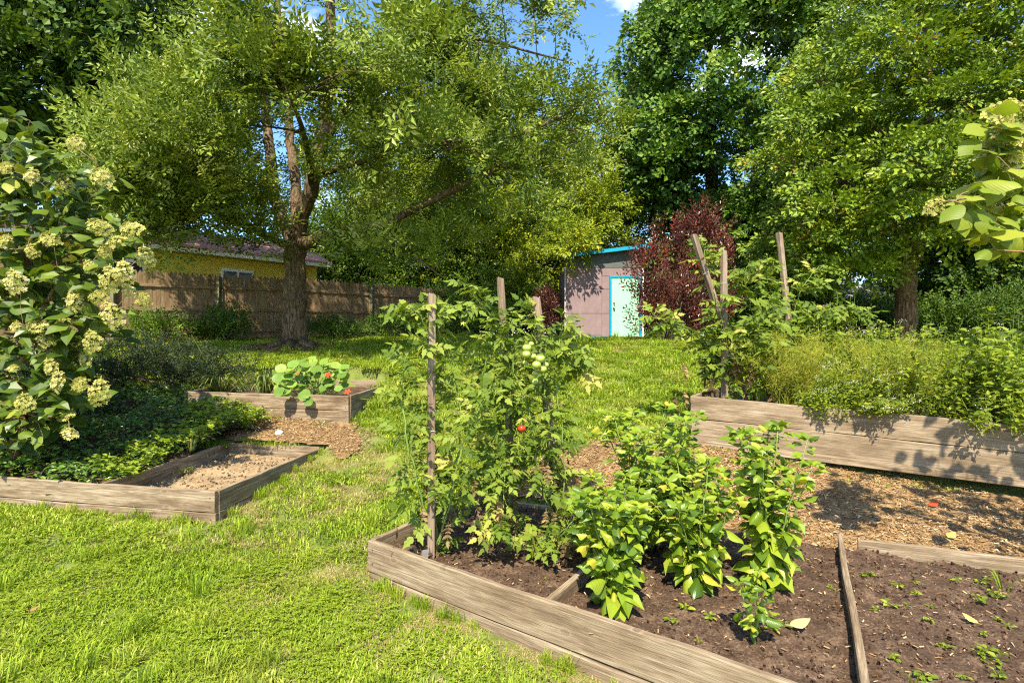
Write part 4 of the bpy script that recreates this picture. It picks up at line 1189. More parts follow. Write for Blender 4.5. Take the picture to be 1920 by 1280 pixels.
# -- shrubs
def bush(name, label, base, centers, radii, per, sprigs, sc, leafm, bark=None, cat='shrub', group=None, stems=6, thick=.5, dirw=(.7, .5, .3), nup=.6):
    base = np.array(base, float)
    limbs = []
    cs = np.asarray(centers)
    top = cs[:, 2].max()
    for k in range(stems):
        t = cs[rng.integers(len(cs))]
        o = base + np.array((rng.normal(0, .12), rng.normal(0, .12), -.05))
        limbs.append(([o, (o + t) / 2 + rng.normal(0, .08, 3), t], [.035 * thick * 2, .025 * thick * 2, .01]))
    return make_tree(name, label, base, limbs, cs, radii, per, sprigs, sc, bark or M['bark_dark'], leafm, cat, group, thick, dirw, nup)
pc = np.array((4.42, 15.2, gz(4.42, 15.2)))
cen = ellipsoid_pts(pc + (.35, 0, 1.45), (1.4, .9, 1.7), 34, .35, pc[2] + .15)
cen = np.concatenate((cen, np.array([pc + v for v in ((.9, 0, 3.2), (1.2, .1, 3.4), (.7, .2, 3.0), (1.4, 0, 3.0), (.1, 0, 2.9), (1.1, 0, 2.8), (-.75, -.2, .9), (-.8, -.2, 1.4), (-.6, -.3, .5), (-.5, -.1, 2.2), (1.5, .2, 2.2), (1.6, 0, 1.3), (1.8, .2, .8))])))
bush('ninebark_shrub', 'large purple-leaved shrub in front of the shed door', pc, cen, (.42, .4, .5), 22, SP_PUR, 1.2, M['purple_leaf'], dirw=(.6, .5, .9), stems=14)
pc = np.array((1.35, 18.3, gz(1.35, 18.3)))
bush('ninebark_shrub', 'small purple shrub at the left corner of the shed', pc, ellipsoid_pts(pc + (.0, 0, .7), (.35, .4, .7), 9, .3, pc[2] + .1), (.32, .32, .3), 30, SP_PUR, 1.0, M['purple_leaf'], dirw=(.5, .4, .9))
for (x, y, rx, ry, h, n, m, lab, sp, sc) in (
    (-.2, 20.3, 1.6, 1.1, 2.6, 30, 'shrub_leaf', 'tall green shrub left of the shed', SP_FINE, .85),
    (-2.4, 21.6, 1.5, 1.0, 2.0, 24, 'deep_leaf', 'dark round shrub at the end of the picket fence', SP_SMALL, 1.8),
    (-1.2, 19.4, 1.1, .8, 1.2, 16, 'deep_leaf', 'low dark shrub on the lawn edge between fence and shed', SP_SMALL, 1.8),
    (.9, 21.6, 1.4, 1.0, 3.4, 26, 'yellowgreen', 'yellow-green shrub close behind the shed', SP_FINE, .85),
    (-8.1, 14.9, .75, .45, .75, 14, 'deep_leaf', 'dark rounded shrub against the fence post', SP_SMALL, 1.3),
    (-9.2, 13.9, .7, .4, .6, 10, 'shrub_leaf', 'leafy plant against the fence behind the flowering shrub', SP_SMALL, 1.4),
    (-5.4, 16.7, .9, .5, .45, 10, 'deep_leaf', 'low plants along the fence right of the ash trunk', SP_SMALL, 1.4),
    (-3.9, 18.6, 1.3, .6, .6, 14, 'deep_leaf', 'low leafy row along the far fence', SP_SMALL, 1.6),
    (14.8, 20.6, 2.2, .9, 1.15, 30, 'deep_leaf', 'dark clipped hedge on the far right lawn', SP_SMALL, 2.4),
    (18.6, 20.4, 2.4, .9, 1.5, 34, 'deep_leaf', 'dark hedge continuing to the right edge', SP_SMALL, 2.4),
    (11.0, 20.2, 1.6, .9, 1.7, 24, 'shrub_leaf', 'leafy shrub behind the herb bed stakes', SP_SMALL, 2.2),
    (14.2, 26.5, 2.0, 1.0, 2.6, 24, 'yellowgreen', 'sunlit yellow-green shrub beyond the white pickets', SP_FINE, .9),
    (-7.5, 25.5, 2.2, 1.0, 4.2, 30, 'shrub_leaf', 'tall shrub behind the pale low building', SP_FINE, 1.5),
    (-1.6, 24.5, 2.4, 1.0, 3.4, 36, 'shrub_leaf', 'tall shrub thicket beyond the end of the fence', SP_FINE, 1.3),
    (2.9, 23.0, 2.4, .8, 3.6, 34, 'deep_leaf', 'dark thicket directly behind the shed', SP_FINE, 1.3),
    (7.6, 24.5, 2.6, 1.0, 3.8, 40, 'deep_leaf', 'dark thicket under the tall maple', SP_FINE, 1.5),
    (12.2, 26.5, 2.2, 1.0, 3.0, 30, 'deep_leaf', 'dark thicket behind the brick pier', SP_FINE, 1.5),
    (22.5, 24.5, 2.8, 1.0, 4.0, 36, 'deep_leaf', 'dark thicket at the far right edge', SP_FINE, 1.6),
    (5.9, 19.6, 1.2, .8, 1.7, 20, 'deep_leaf', 'dark shrub half hidden between the shed and the purple shrub', SP_SMALL, 2.2),
    (7.4, 18.2, 1.4, .9, 2.2, 24, 'deep_leaf', 'dark shrub right of the purple shrub', SP_SMALL, 2.2)):
    pc = np.array((x, y, gz(x, y)))
    cen = ellipsoid_pts(pc + (0, 0, h * .42), (rx, ry, h * .58), n, .4, pc[2] + .05)
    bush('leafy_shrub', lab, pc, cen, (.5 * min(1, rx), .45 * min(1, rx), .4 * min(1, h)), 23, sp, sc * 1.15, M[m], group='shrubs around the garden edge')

# ------------------------------------------------------------------ single leaves, modelled
def leaf_grid(name, prof, cup, fold, curl, mat, cols=5, rows=6, wave=0.0, seed=0):
    """prof: half width along the length; cup: edge drop; fold: V along the midrib; curl: tip drop"""
    r = np.random.default_rng(seed)
    t = np.linspace(0, 1, rows)
    w = np.interp(t, np.linspace(0, 1, len(prof)), prof)
    u = np.linspace(-1, 1, cols)
    V = np.zeros((rows, cols, 3))
    ang = curl * t
    V[:, :, 0] = (t * (1 - .15 * abs(curl) * t))[:, None]
    V[:, :, 1] = w[:, None] * u[None]
    V[:, :, 2] = (-curl * .5 * t * t)[:, None] - cup * (w[:, None] * np.abs(u)[None]) ** 2 * 4 + fold * w[:, None] * np.abs(u)[None]
    V[:, :, 2] += wave * np.sin(t * 14 + r.random() * 6)[:, None] * (np.abs(u)[None] ** 2) * np.sign(u)[None]
    V[0] = V[0].mean(0)
    i = np.arange(rows - 1)[:, None] * cols + np.arange(cols - 1)[None]
    q = np.stack((i, i + cols, i + cols + 1, i + 1), -1).reshape(-1, 4)
    stem = np.array([(-.18, -.012, .0), (-.18, .012, .0), (.02, .012, .0), (.02, -.012, .0)])
    n = rows * cols
    me = mesh_np(name, np.concatenate((V.reshape(-1, 3), stem)), [np.concatenate((q, [[n, n + 3, n + 2, n + 1]]))], None, True)
    me.materials.append(mat)
    return me
M['basil'] = leaf_mat('basil_leaves', [(0, (.05, .10, .008)), (.3, (.11, .185, .010)), (.6, (.18, .26, .014)), (.88, (.27, .33, .024)), (1, (.48, .40, .05))], .34, .3, .4, 'obj', bump=7.0)
M['basil_attr'] = leaf_mat('basil_leaves_inner', [(0, (.10, .175, .010)), (.5, (.19, .275, .016)), (1, (.29, .35, .028))], .4, .3, .3)
M['basil_stem'] = plain_mat('basil_stem', (.16, .22, .05), .5, .3, .2)
M['tomato_leaf'] = leaf_mat('tomato_leaves', [(0, (.075, .125, .014)), (.5, (.155, .22, .024)), (.9, (.24, .295, .04)), (1, (.38, .35, .08))], .55, .35, .2, 'obj')
M['tomato_stem'] = plain_mat('tomato_stem', (.15, .22, .05), .6, .3, .25, 12.0)
M['tomato_green'] = plain_mat('green_tomato', (.30, .36, .07), .25, .5, .12, 6.0)
M['tomato_red'] = plain_mat('ripe_tomato', (.42, .035, .012), .25, .5, .1, 6.0)
M['dead_leaf'] = leaf_mat('withered_leaves', [(0, (.07, .04, .02)), (.6, (.2, .12, .055)), (1, (.36, .25, .12))], .8, .15, .15, 'obj')
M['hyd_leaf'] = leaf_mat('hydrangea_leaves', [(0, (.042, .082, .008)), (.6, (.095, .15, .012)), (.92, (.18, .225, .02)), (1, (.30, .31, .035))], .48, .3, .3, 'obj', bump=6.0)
M['hyd_leaf_lit'] = leaf_mat('hydrangea_leaves_lit', [(0, (.12, .18, .015)), (.6, (.21, .27, .025)), (1, (.34, .36, .04))], .48, .42, .3, 'obj', bump=6.0)  # lighter copy of the hydrangea leaf, sunlight through thin leaves put into the colour
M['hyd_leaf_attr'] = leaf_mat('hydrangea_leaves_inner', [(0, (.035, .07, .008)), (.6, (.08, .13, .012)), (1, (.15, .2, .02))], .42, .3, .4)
M['floret'] = leaf_mat('hydrangea_florets', [(0, (.2, .22, .03)), (.4, (.38, .36, .08)), (.8, (.56, .5, .18)), (1, (.74, .66, .45))], .6, .3, .2, 'both', tcol=(1, 1, .8))
M['hyd_stem'] = plain_mat('hydrangea_stem', (.24, .16, .09), .7, .2, .25, 15.0)
M['nast_leaf'] = leaf_mat('nasturtium_leaves', [(0, (.11, .2, .03)), (.6, (.18, .30, .05)), (1, (.30, .38, .06))], .45, .35, .3, 'obj')
M['petal'] = plain_mat('orange_red_petal', (.75, .05, .01), .6, .2, .15, 10.0)
M['strap'] = leaf_mat('strap_leaves', [(0, (.06, .10, .02)), (.6, (.13, .19, .035)), (.9, (.28, .28, .06)), (1, (.4, .3, .09))], .45, .3, .4)
M['vinca'] = leaf_mat('periwinkle_leaves', [(0, (.035, .075, .012)), (.5, (.085, .16, .02)), (.9, (.16, .26, .035)), (1, (.25, .34, .05))], .3, .25, .5)
M['herb'] = leaf_mat('herb_leaves', [(0, (.08, .125, .010)), (.5, (.19, .25, .020)), (.9, (.31, .36, .036)), (1, (.46, .42, .08))], .6, .4, .15)
M['dill'] = leaf_mat('dill_threads', [(0, (.22, .26, .03)), (.6, (.38, .40, .05)), (1, (.52, .48, .09))], .6, .4, .15)
M['mint'] = leaf_mat('mint_leaves', [(0, (.09, .145, .012)), (.5, (.19, .26, .02)), (1, (.32, .37, .04))], .55, .36, .18)
M['herb_flower'] = leaf_mat('tiny_white_flowers', [(0, (.5, .46, .38)), (1, (.78, .74, .68))], .7, .3, .1)

BASIL = [leaf_grid('basil_leaf', [.02, .19, .265, .24, .14, .0], c, f, k, M['basil'], 5, 9, .012, s) for s, (c, f, k) in enumerate(((1.6, .1, .55), (.8, .35, .3), (2.0, .0, .9), (1.2, .2, 1.2), (.6, .5, .15)))]
HYD = [leaf_grid('hydrangea_leaf', [.02, .24, .33, .29, .15, .0], c, f, k, M['hyd_leaf'], 5, 8, .012, s) for s, (c, f, k) in enumerate(((.3, .15, .35), (.5, .05, .6), (.2, .25, .2), (.35, .1, .9)))]
HYD_LIT = [leaf_grid('hydrangea_leaf', [.02, .24, .33, .29, .15, .0], c, f, k, M['hyd_leaf_lit'], 5, 8, .012, s) for s, (c, f, k) in enumerate(((.3, .15, .35), (.5, .05, .6), (.2, .25, .2), (.35, .1, .9)))]
def nast_mesh():
    n = 12; V = [(0, 0, -.06)]
    for k in range(n):
        a = k / n * 2 * PI; r = .5 * (1 + .05 * math.sin(a * 5))
        V.append((r * math.cos(a), r * math.sin(a), .03 * math.sin(a * 3)))
    f = np.array([(0, k + 1, (k + 1) % n + 1) for k in range(n)])
    me = mesh_np('nasturtium_leaf', np.array(V), [f], None, True); me.materials.append(M['nast_leaf']); return me
NAST = nast_mesh()

def tomato_leaf_mesh(seed, mat, curl=.3):
    r = np.random.default_rng(seed); g = Geo()
    def rp(t): return np.array((t, .04 * math.sin(t * 4 + seed), -curl * t * t))
    g.tube([rp(t) for t in (0, .3, .6, .8)], [.016, .013, .009, .005], 3, cap=False)
    out = [(0, 0), (.14, .20), (.3, .26), (.4, .17), (.55, .24), (.68, .12), (1, 0)]
    def leaflet(p, d, s):
        top = [(x, y, -.1 * y - .18 * x * x) for x, y in out]
        bot = [(x, -y, -.1 * y - .18 * x * x) for x, y in out[1:-1]]
        V = np.array(top + bot)
        faces = [np.array([(0, 2, 1), (0, 3, 2), (0, 6, 3), (3, 6, 5), (3, 5, 4)])[:, ::-1], np.array([(0, 7, 8), (0, 8, 9), (0, 9, 6), (9, 11, 6), (9, 10, 11)])[:, ::-1]]
        nn = unit(np.array((r.normal(0, .3), r.normal(0, .3), 1)))
        Mx = frames(np.array([d]), np.array([nn]))[0]
        g.add(V @ Mx.T * s + p, faces)
    for t, s in ((.22, .17), (.36, .36), (.5, .2), (.62, .36)):
        p = rp(t)
        for sd in (-1, 1):
            leaflet(p, unit(np.array((.45 + r.normal(0, .12), sd, -.25 + r.normal(0, .2)))), s * r.uniform(.85, 1.15))
    leaflet(rp(.78), unit(np.array((1, r.normal(0, .1), -.5 * curl - .2))), .42)
    me = g.mesh('tomato_leaf'); me.materials.append(mat); return me
TOM = [tomato_leaf_mesh(s, M['tomato_leaf'], c) for s, c in enumerate((.25, .45, .1, .6, .35))]
TOMD = [tomato_leaf_mesh(9 + s, M['dead_leaf'], .9) for s in range(2)]
def floret_mesh(seed, n=75):
    r = np.random.default_rng(seed); g = Geo()
    u = unit(r.normal(size=(n, 3))); u[:, 2] = np.abs(u[:, 2]) * .9 - .25
    P = u * np.array((.52, .33, .34)) * r.uniform(.75, 1.05, (n, 1))
    T = ([(0, 0, 0), (.6, .38, .05), (1, 0, .0), (.6, -.38, .05)], [np.array([[0, 1, 2, 3]])])
    a0 = r.random(n) * 6; N = unit(unit(P) * .6 + r.normal(0, .25, (n, 3)) + np.array((0, 0, .6)))
    sc = r.uniform(.055, .1, n); rn = r.random(n)
    ref = unit(np.cross(N, r.normal(size=(n, 3)))); oth = np.cross(N, ref)
    for k in range(4):
        X = ref * math.cos(k * PI / 2) + oth * math.sin(k * PI / 2)
        scatter(T, P, X, N, sc, rn, g)
    m = 160
    u = unit(r.normal(size=(m, 3))); u[:, 2] = np.abs(u[:, 2]) - .25
    T2 = ([(1, 0, 0), (-.5, .8, 0), (-.5, -.8, 0), (0, 0, 1)], [np.array([(0, 1, 3), (1, 2, 3), (2, 0, 3)])])
    scatter(T2, u * np.array((.44, .32, .32)) * r.uniform(.8, 1, (m, 1)), rdir(m), unit(u), r.uniform(.018, .03, m), r.uniform(0, .35, m), g)
    g.tube([(-.62, 0, 0), (-.2, 0, .02), (.4, 0, .05)], [.02, .02, .012], 5, .1)
    me = g.mesh('panicle'); me.materials.append(M['floret']); return me
PAN = [floret_mesh(s) for s in range(4)]

def put(mesh, parent, P, X, N, s, name):
    return obj(name, mesh, None, parent, M=mat4(Vector(P), X, N, s))

# ------------------------------------------------------------------ basil
def basil(base, height, radius, nst, size, label, seed, bare=.18):
    r = np.random.default_rng(seed)
    th = thing('basil_plant', base, label, 'plant', 'basil plants in the front bed')
    g = Geo(); cnt = 0
    leaves = []
    for k in range(nst):
        a = k / nst * 2 * PI + r.random() * .7
        rr = radius * (.25 if k == 0 else r.uniform(.5, 1.0)); hh = height * (1.0 if k == 0 else r.uniform(.68, .98))
        tip = np.array((math.cos(a) * rr, math.sin(a) * rr, hh))
        s = np.linspace(0, 1, 9)
        pts = np.stack((tip[0] * s ** 1.2 + r.normal(0, .006, 9), tip[1] * s ** 1.2 + r.normal(0, .006, 9), tip[2] * s), -1)
        g.tube(pts, np.linspace(.009, .003, 9), 5)
        h = bare * height * r.uniform(.6, 1.2); ph = r.random() * 6
        while h < hh:
            t = h / hh
            p = np.array([np.interp(t, s, pts[:, c]) for c in range(3)])
            for sd in (0, PI):
                az = ph + sd + r.normal(0, .25)
                el = r.normal(-.45 + .75 * t, .22)
                d = np.array((math.cos(az) * math.cos(el), math.sin(az) * math.cos(el), math.sin(el)))
                sz = size * (1.05 - .5 * t) * r.uniform(.5, 1.25)
                leaves.append((p + d * sz * .2, d, sz, t))
            if r.random() < .5:
                az = r.random() * 6.28
                d = np.array((math.cos(az), math.sin(az), .4)); q_ = p + d * .05
                for e in range(3):
                    az2 = az + (e - 1) * 1.4
                    d2 = np.array((math.cos(az2), math.sin(az2), .25)); leaves.append((q_ + d2 * .01, d2, size * .45 * r.uniform(.7, 1.2), t))
            ph += PI / 2 + r.normal(0, .2); h += (.068 - .03 * t) * r.uniform(.8, 1.2)
        for e in range(6):            # rosette at the tip
            az = e * PI / 3 + ph; el = .35 + .2 * (e % 2)
            d = np.array((math.cos(az) * math.cos(el), math.sin(az) * math.cos(el), math.sin(el)))
            leaves.append((pts[-1] + d * .012, d, size * r.uniform(.38, .62), 1))
    r.shuffle(leaves)
    for p, d, sz, t in leaves[:290]:
        nn = unit(np.array((d[0] * .3 + r.normal(0, .25), d[1] * .3 - .45 + r.normal(0, .25), 1.0)))
        if t < .3 and r.random() < .5: nn = unit(np.array((d[0], d[1], .5)))
        put(BASIL[r.integers(5)], th, p, d, nn, sz, 'leaf')
    rest = leaves[290:]
    if rest:
        rg = Geo(); P_ = np.array([v[0] for v in rest]); D_ = np.array([v[1] for v in rest]); Z_ = np.array([v[2] for v in rest])
        scatter(T_leaf6(.5, .02, .3), P_, D_, unit(D_ * .3 + r.normal(0, .25, D_.shape) + np.array((0, -.45, 1))), Z_, r.random(len(rest)), rg)
        tag(obj('inner_leaves', rg.mesh('inner_leaves'), M['basil_attr'], th), kind='stuff')
    obj('stems', g.mesh('stems', True), M['basil_stem'], th)
def sb(x, y): return (x, y, float(soil_front(np.array([x]), np.array([y]))[0]) - .01)
basil(sb(.57, 2.97), .66, .26, 12, .148, 'bushy basil nearest the wooden divider, drooping lower leaves', 1)
basil(sb(1.12, 3.22), .76, .28, 13, .15, 'full basil in the middle of the basil group', 2)
basil(sb(1.0, 3.85), 1.05, .38, 15, .145, 'tallest basil at the back, next to the mulch', 3)
basil(sb(1.3, 4.0), .8, .24, 9, .145, 'rear basil whose tips overlap the plank bed behind', 4)
basil(sb(1.55, 3.2), .98, .24, 11, .15, 'tall narrow basil standing apart on the right', 5)
basil(sb(1.19, 2.62), .36, .10, 3, .10, 'small leggy basil seedling in front on bare stems', 6, .4)
basil(sb(.66, 3.42), .62, .25, 11, .155, 'basil half hidden behind the divider, beside the tomatoes', 8)

# ------------------------------------------------------------------ tomatoes
def tomato_mesh(seed):
    r = np.random.default_rng(seed); g = Geo()
    n, m = 7, 10
    th_ = np.linspace(0, PI, n)
    V = [(math.sin(t) * math.cos(a) * (1 + .04 * math.sin(a * 5)), math.sin(t) * math.sin(a) * (1 + .04 * math.sin(a * 5)), math.cos(t) * .86 - .12 * math.exp(-(t / .3) ** 2)) for t in th_ for a in np.arange(m) / m * 2 * PI]
    i = np.arange(n - 1)[:, None] * m; j = np.arange(m)[None]
    g.add(V, [np.stack((i + j, i + m + j, i + m + (j + 1) % m, i + (j + 1) % m), -1).reshape(-1, 4)])
    return g.mesh('tomato', True)
TG = tomato_mesh(1); TG.materials.append(M['tomato_green'])
TR = tomato_mesh(2); TR.materials.append(M['tomato_red'])
cal = Geo()
for k in range(5):
    a = k * 2 * PI / 5
    cal.add([(0, 0, .8), (math.cos(a + .3) * .35, math.sin(a + .3) * .35, .86), (math.cos(a) * .85, math.sin(a) * .85, .8), (math.cos(a - .3) * .35, math.sin(a - .3) * .35, .86)], [np.array([[0, 1, 2, 3]])])
cal.tube([(0, 0, .75), (.05, 0, 1.2), (.15, 0, 1.6)], [.06, .05, .05], 4)
CAL = cal.mesh('calyx'); CAL.materials.append(M['tomato_stem'])
def tomato(base, paths, label, seed, nleaf, size, fruit=(), dead=14, group='tomato plants in the front bed', yl=()):
    """paths: stems as lists of world points"""
    r = np.random.default_rng(seed)
    base = np.array(base, float)
    th = thing('tomato_plant', base, label, 'plant', group)
    g = Geo(); spots = []
    for pts in paths:
        pts = np.array(pts, float) - base
        n = len(pts); s = np.linspace(0, n - 1, n * 5)
        sm = np.stack([np.interp(s, np.arange(n), pts[:, c]) for c in range(3)], -1)
        for _ in range(4): sm[1:-1] = (sm[:-2] + 2 * sm[1:-1] + sm[2:]) / 4
        sm[1:-1] += r.normal(0, .006, sm[1:-1].shape)
        g.tube(sm, np.linspace(.0085, .0035, len(sm)), 5)
        for k in range(len(sm)):
            spots.append((sm[k], unit(sm[min(k + 1, len(sm) - 1)] - sm[max(k - 1, 0)]), k / len(sm)))
    spots = [spots[k] for k in r.permutation(len(spots))]
    k = 0
    while k < nleaf:
        p, tdir, t = spots[k % len(spots)]
        p = p + r.normal(0, .012, 3)
        az = r.random() * 6.28; el = r.normal(.0, .4)
        d = unit(np.array((math.cos(az) * math.cos(el), math.sin(az) * math.cos(el), math.sin(el))) + tdir * .35)
        low = p[2] < .34 and t < .35
        if low and r.random() < .75:
            k += 1; continue
        nn = unit(np.array((r.normal(-.05, .4), r.normal(-.75, .4), 1.0)))
        put(TOM[r.integers(5)], th, p, d, nn, size * r.uniform(.65, 1.2) * (1 - .25 * t), 'leaf'); k += 1
    for k in range(dead):
        p, tdir, t = spots[r.integers(len(spots))]
        p = p.copy(); p[2] = r.uniform(.08, .62); 
        p[:2] += r.normal(0, .05, 2)
        az = r.random() * 6.28
        put(TOMD[k % 2], th, p, (math.cos(az) * .5, math.sin(az) * .5, -.9), (math.cos(az), math.sin(az), .4), size * r.uniform(.45, .8), 'withered_leaf')
    for (p, rad, red) in fruit:
        f = put(TR if red else TG, th, np.array(p) - base, (1, r.normal(0, .3), 0), (r.normal(0, .2), r.normal(0, .2), 1), rad, 'tomato')
        put(CAL, f, (0, 0, 0), (1, 0, 0), (0, 0, 1), 1, 'calyx')
    for p in yl:
        gg = Geo()
        for k in range(5):
            a = k * 2 * PI / 5
            gg.add([(0, 0, 0), (.011 * math.cos(a + .35), .011 * math.sin(a + .35), .002), (.022 * math.cos(a), .022 * math.sin(a), -.004), (.011 * math.cos(a - .35), .011 * math.sin(a - .35), .002)], [np.array([[0, 1, 2, 3]])])
        o = obj('flower', gg.mesh('flower'), M['yellow'], th, M=mat4(np.array(p) - base, (1, 0, .2), (0, -.6, .6), 1))
    obj('stem', g.mesh('stem', True), M['tomato_stem'], th)
s1 = (-.53, 3.7, .17)
tomato(s1, [[s1, at(815, 900, 3.7), at(800, 780, 3.7), at(812, 690, 3.7), at(800, 610, 3.7), at(775, 575, 3.6), at(745, 585, 3.6)],
            [s1, at(790, 930, 3.6), at(765, 830, 3.55), at(750, 740, 3.6), at(760, 660, 3.6), at(800, 640, 3.6)],
            [s1, at(850, 900, 3.75), at(870, 780, 3.8), at(850, 690, 3.8), at(822, 620, 3.8), at(818, 585, 3.8), at(860, 570, 3.8)],
            [s1, at(840, 960, 3.6), at(860, 850, 3.5), at(900, 760, 3.55), at(930, 720, 3.6)]],
       'tomato plant tied to the near left stake', 21, 285, .22, [(at(878, 790, 3.7), .02, False), (at(1003, 715, 3.9), .028, False)], 20, yl=[at(868, 606, 3.7), at(832, 690, 3.7)])
s2 = (.0, 4.3, .19)
tomato(s2, [[s2, at(950, 880, 4.25), at(955, 760, 4.2), at(940, 680, 4.2), at(960, 620, 4.15), at(920, 590, 4.1), at(890, 555, 4.1), at(872, 532, 4.05)],
            [s2, at(930, 900, 4.1), at(905, 800, 4.0), at(900, 700, 4.0), at(925, 650, 4.05), at(950, 590, 4.1)],
            [s2, at(970, 880, 4.1), at(985, 790, 4.0), at(960, 740, 3.95), at(930, 700, 4)],
            [s2, at(940, 960, 3.9), at(935, 900, 3.8), at(950, 850, 3.75), at(940, 960, 3.6), at(930, 1000, 3.5)]],
       'tomato plant on the middle stake with an arching top shoot', 22, 295, .225, [(at(918, 598, 4.1), .024, False), (at(925, 592, 4.12), .017, False), (at(932, 1012, 3.62), .028, False), (at(946, 1010, 3.64), .03, False)], 26)
s3 = (.36, 4.05, .19)
fr = [(at(x, y, 3.78 + e), q, False) for x, y, q, e in ((988, 652, .034, 0), (987, 664, .032, -.03), (1013, 672, .036, 0), (1006, 684, .034, -.04), (1018, 692, .03, .0), (1000, 668, .026, .04), (1023, 684, .026, .05), (996, 645, .022, .05), (1004, 700, .024, .03), (985, 680, .022, .06))]
fr.append((at(978, 803, 3.7), .029, True))
tomato(s3, [[s3, at(1040, 900, 4.05), at(1030, 780, 4.05), at(1015, 680, 4.08), at(1010, 610, 4.1), at(995, 575, 4.1)],
            [s3, at(1060, 900, 4.0), at(1055, 800, 4.0), at(1035, 700, 4.05), at(1050, 620, 4.1), at(1065, 590, 4.1)],
            [s3, at(1010, 900, 3.95), at(1000, 800, 3.9), at(985, 740, 3.9), at(960, 700, 3.95), at(968, 640, 4)],
            [s3, at(1030, 1000, 3.75), at(1000, 1018, 3.6), at(1045, 1005, 3.5), at(1075, 975, 3.45), at(1085, 950, 3.45)],
            [at(1040, 690, 4.05), at(1065, 650, 4.1), at(1085, 660, 4.1), at(1095, 690, 4.1)]],
       'tomato plant on the leaning stake carrying a bunch of green tomatoes', 23, 295, .22, fr, 26, yl=[at(1082, 970, 3.45), at(1058, 585, 4.1)])
# tomatoes of the herb bed
for (bx, by, seed, lab, paths) in (
    (2.55, 6.35, 31, 'tomato plant leaning out over the left corner of the herb bed', [[(2.55, 6.35, .92), at(1370, 680, 6.3), at(1355, 600, 6.2), at(1330, 520, 6.3), at(1318, 470, 6.4), at(1325, 455, 6.4)], [(2.55, 6.35, .92), at(1350, 680, 6.4), at(1310, 630, 6.4), at(1265, 610, 6.4), at(1225, 590, 6.4)], [(2.55, 6.35, .92), at(1375, 690, 6.4), at(1345, 680, 6.5), at(1325, 650, 6.5)]]),
    (3.0, 6.6, 32, 'tomato plant between the leaning stakes of the herb bed', [[(3.0, 6.6, .92), at(1420, 660, 6.5), at(1410, 580, 6.5), at(1395, 530, 6.5), at(1400, 500, 6.5)], [(3.0, 6.6, .92), at(1450, 660, 6.4), at(1440, 590, 6.3), at(1410, 620, 6.2), at(1360, 620, 6.2)], [(3.0, 6.6, .92), at(1400, 680, 6.2), at(1420, 620, 6.1), at(1445, 560, 6.2)]]),
    (3.65, 6.9, 33, 'tomato plant around the tall stake of the herb bed', [[(3.65, 6.9, .92), at(1480, 650, 6.9), at(1490, 570, 6.9), at(1510, 530, 6.9), at(1535, 500, 6.9)], [(3.65, 6.9, .92), at(1520, 640, 6.7), at(1540, 580, 6.6), at(1590, 575, 6.6), at(1625, 590, 6.6)], [(3.65, 6.9, .92), at(1470, 640, 6.6), at(1450, 560, 6.6), at(1435, 520, 6.7), at(1450, 490, 6.7)]])):
    tomato((bx, by, .92), paths, lab, seed, 200, .3, [(at(1432, 688, 6.2), .03, True), (at(1460, 690, 6.25), .028, True)] if seed == 32 else [], 16, 'tomato plants in the herb bed')

# ------------------------------------------------------------------ hydrangeas
def hydrangea(base, label, pans, leaves_fn, nleaf, stems, size, psize, seed, face, HYD):
    r = np.random.default_rng(seed)
    base = np.array(base, float)
    th = thing('hydrangea_shrub', base, label, 'shrub')
    g = Geo()
    tips = []
    for p in pans:
        q_ = np.array(p) - base
        out = unit(q_ * np.array((1, 1, 0)) + 1e-6)
        put(PAN[r.integers(4)], th, q_, unit(np.array((out[0] * .8 + r.normal(0, .3), out[1] * .4 - .2, -.7 + r.normal(0, .5)))), unit(np.array((r.normal(0, .3), -.8 + r.normal(0, .3), .8))), psize * r.uniform(.65, 1.55), 'flower_panicle')
        tips.append(q_)
    shown = 0; rest = []
    for k in range(nleaf):
        p, up = leaves_fn(r)
        q_ = np.array(p) - base
        az = r.random() * 6.28; el = r.normal(-.25, .35)
        d = np.array((math.cos(az) * math.cos(el), math.sin(az) * math.cos(el), math.sin(el)))
        nn = unit(np.array(face) * r.uniform(.3, 1.6) + np.array((r.normal(0, .3), r.normal(0, .3), 1.0)))
        sz = size * r.uniform(.65, 1.2)
        if shown < 290 and up:
            put(HYD[r.integers(4)], th, q_, d, nn, sz, 'leaf'); shown += 1
        else: rest.append((q_, d, nn, sz))
        if r.random() < .2: tips.append(q_)
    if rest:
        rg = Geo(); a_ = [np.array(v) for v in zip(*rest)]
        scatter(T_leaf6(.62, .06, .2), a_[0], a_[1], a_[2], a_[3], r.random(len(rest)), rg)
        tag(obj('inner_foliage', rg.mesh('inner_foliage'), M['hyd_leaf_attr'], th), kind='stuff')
    nodes = []
    for pts, rad in stems:
        pts = np.array(pts, float) - base
        g.tube(pts, rad, 6)
        nodes += list(zip(pts, rad))
    grow(g, nodes, tips, .55)
    obj('branches', g.mesh('branches', True), M['hyd_stem'], th)
    return th
LP = [(12, 315), (118, 345), (192, 332), (140, 268), (95, 447), (185, 425), (215, 458), (232, 512), (8, 452), (168, 500), (205, 525), (182, 556), (68, 612), (30, 612), (118, 607), (172, 640), (95, 688), (160, 672), (108, 715), (45, 755), (122, 778), (130, 812), (268, 560), (272, 482), (28, 528), (85, 635), (240, 545), (185, 735), (60, 470)]
LP += [(60, 330), (245, 430), (140, 560), (210, 590), (150, 720), (25, 690), (175, 300), (195, 470)]
LD = [4.84 + .12 * math.sin(k * 2.3) + .07 * (k % 3) for k in range(len(LP))]
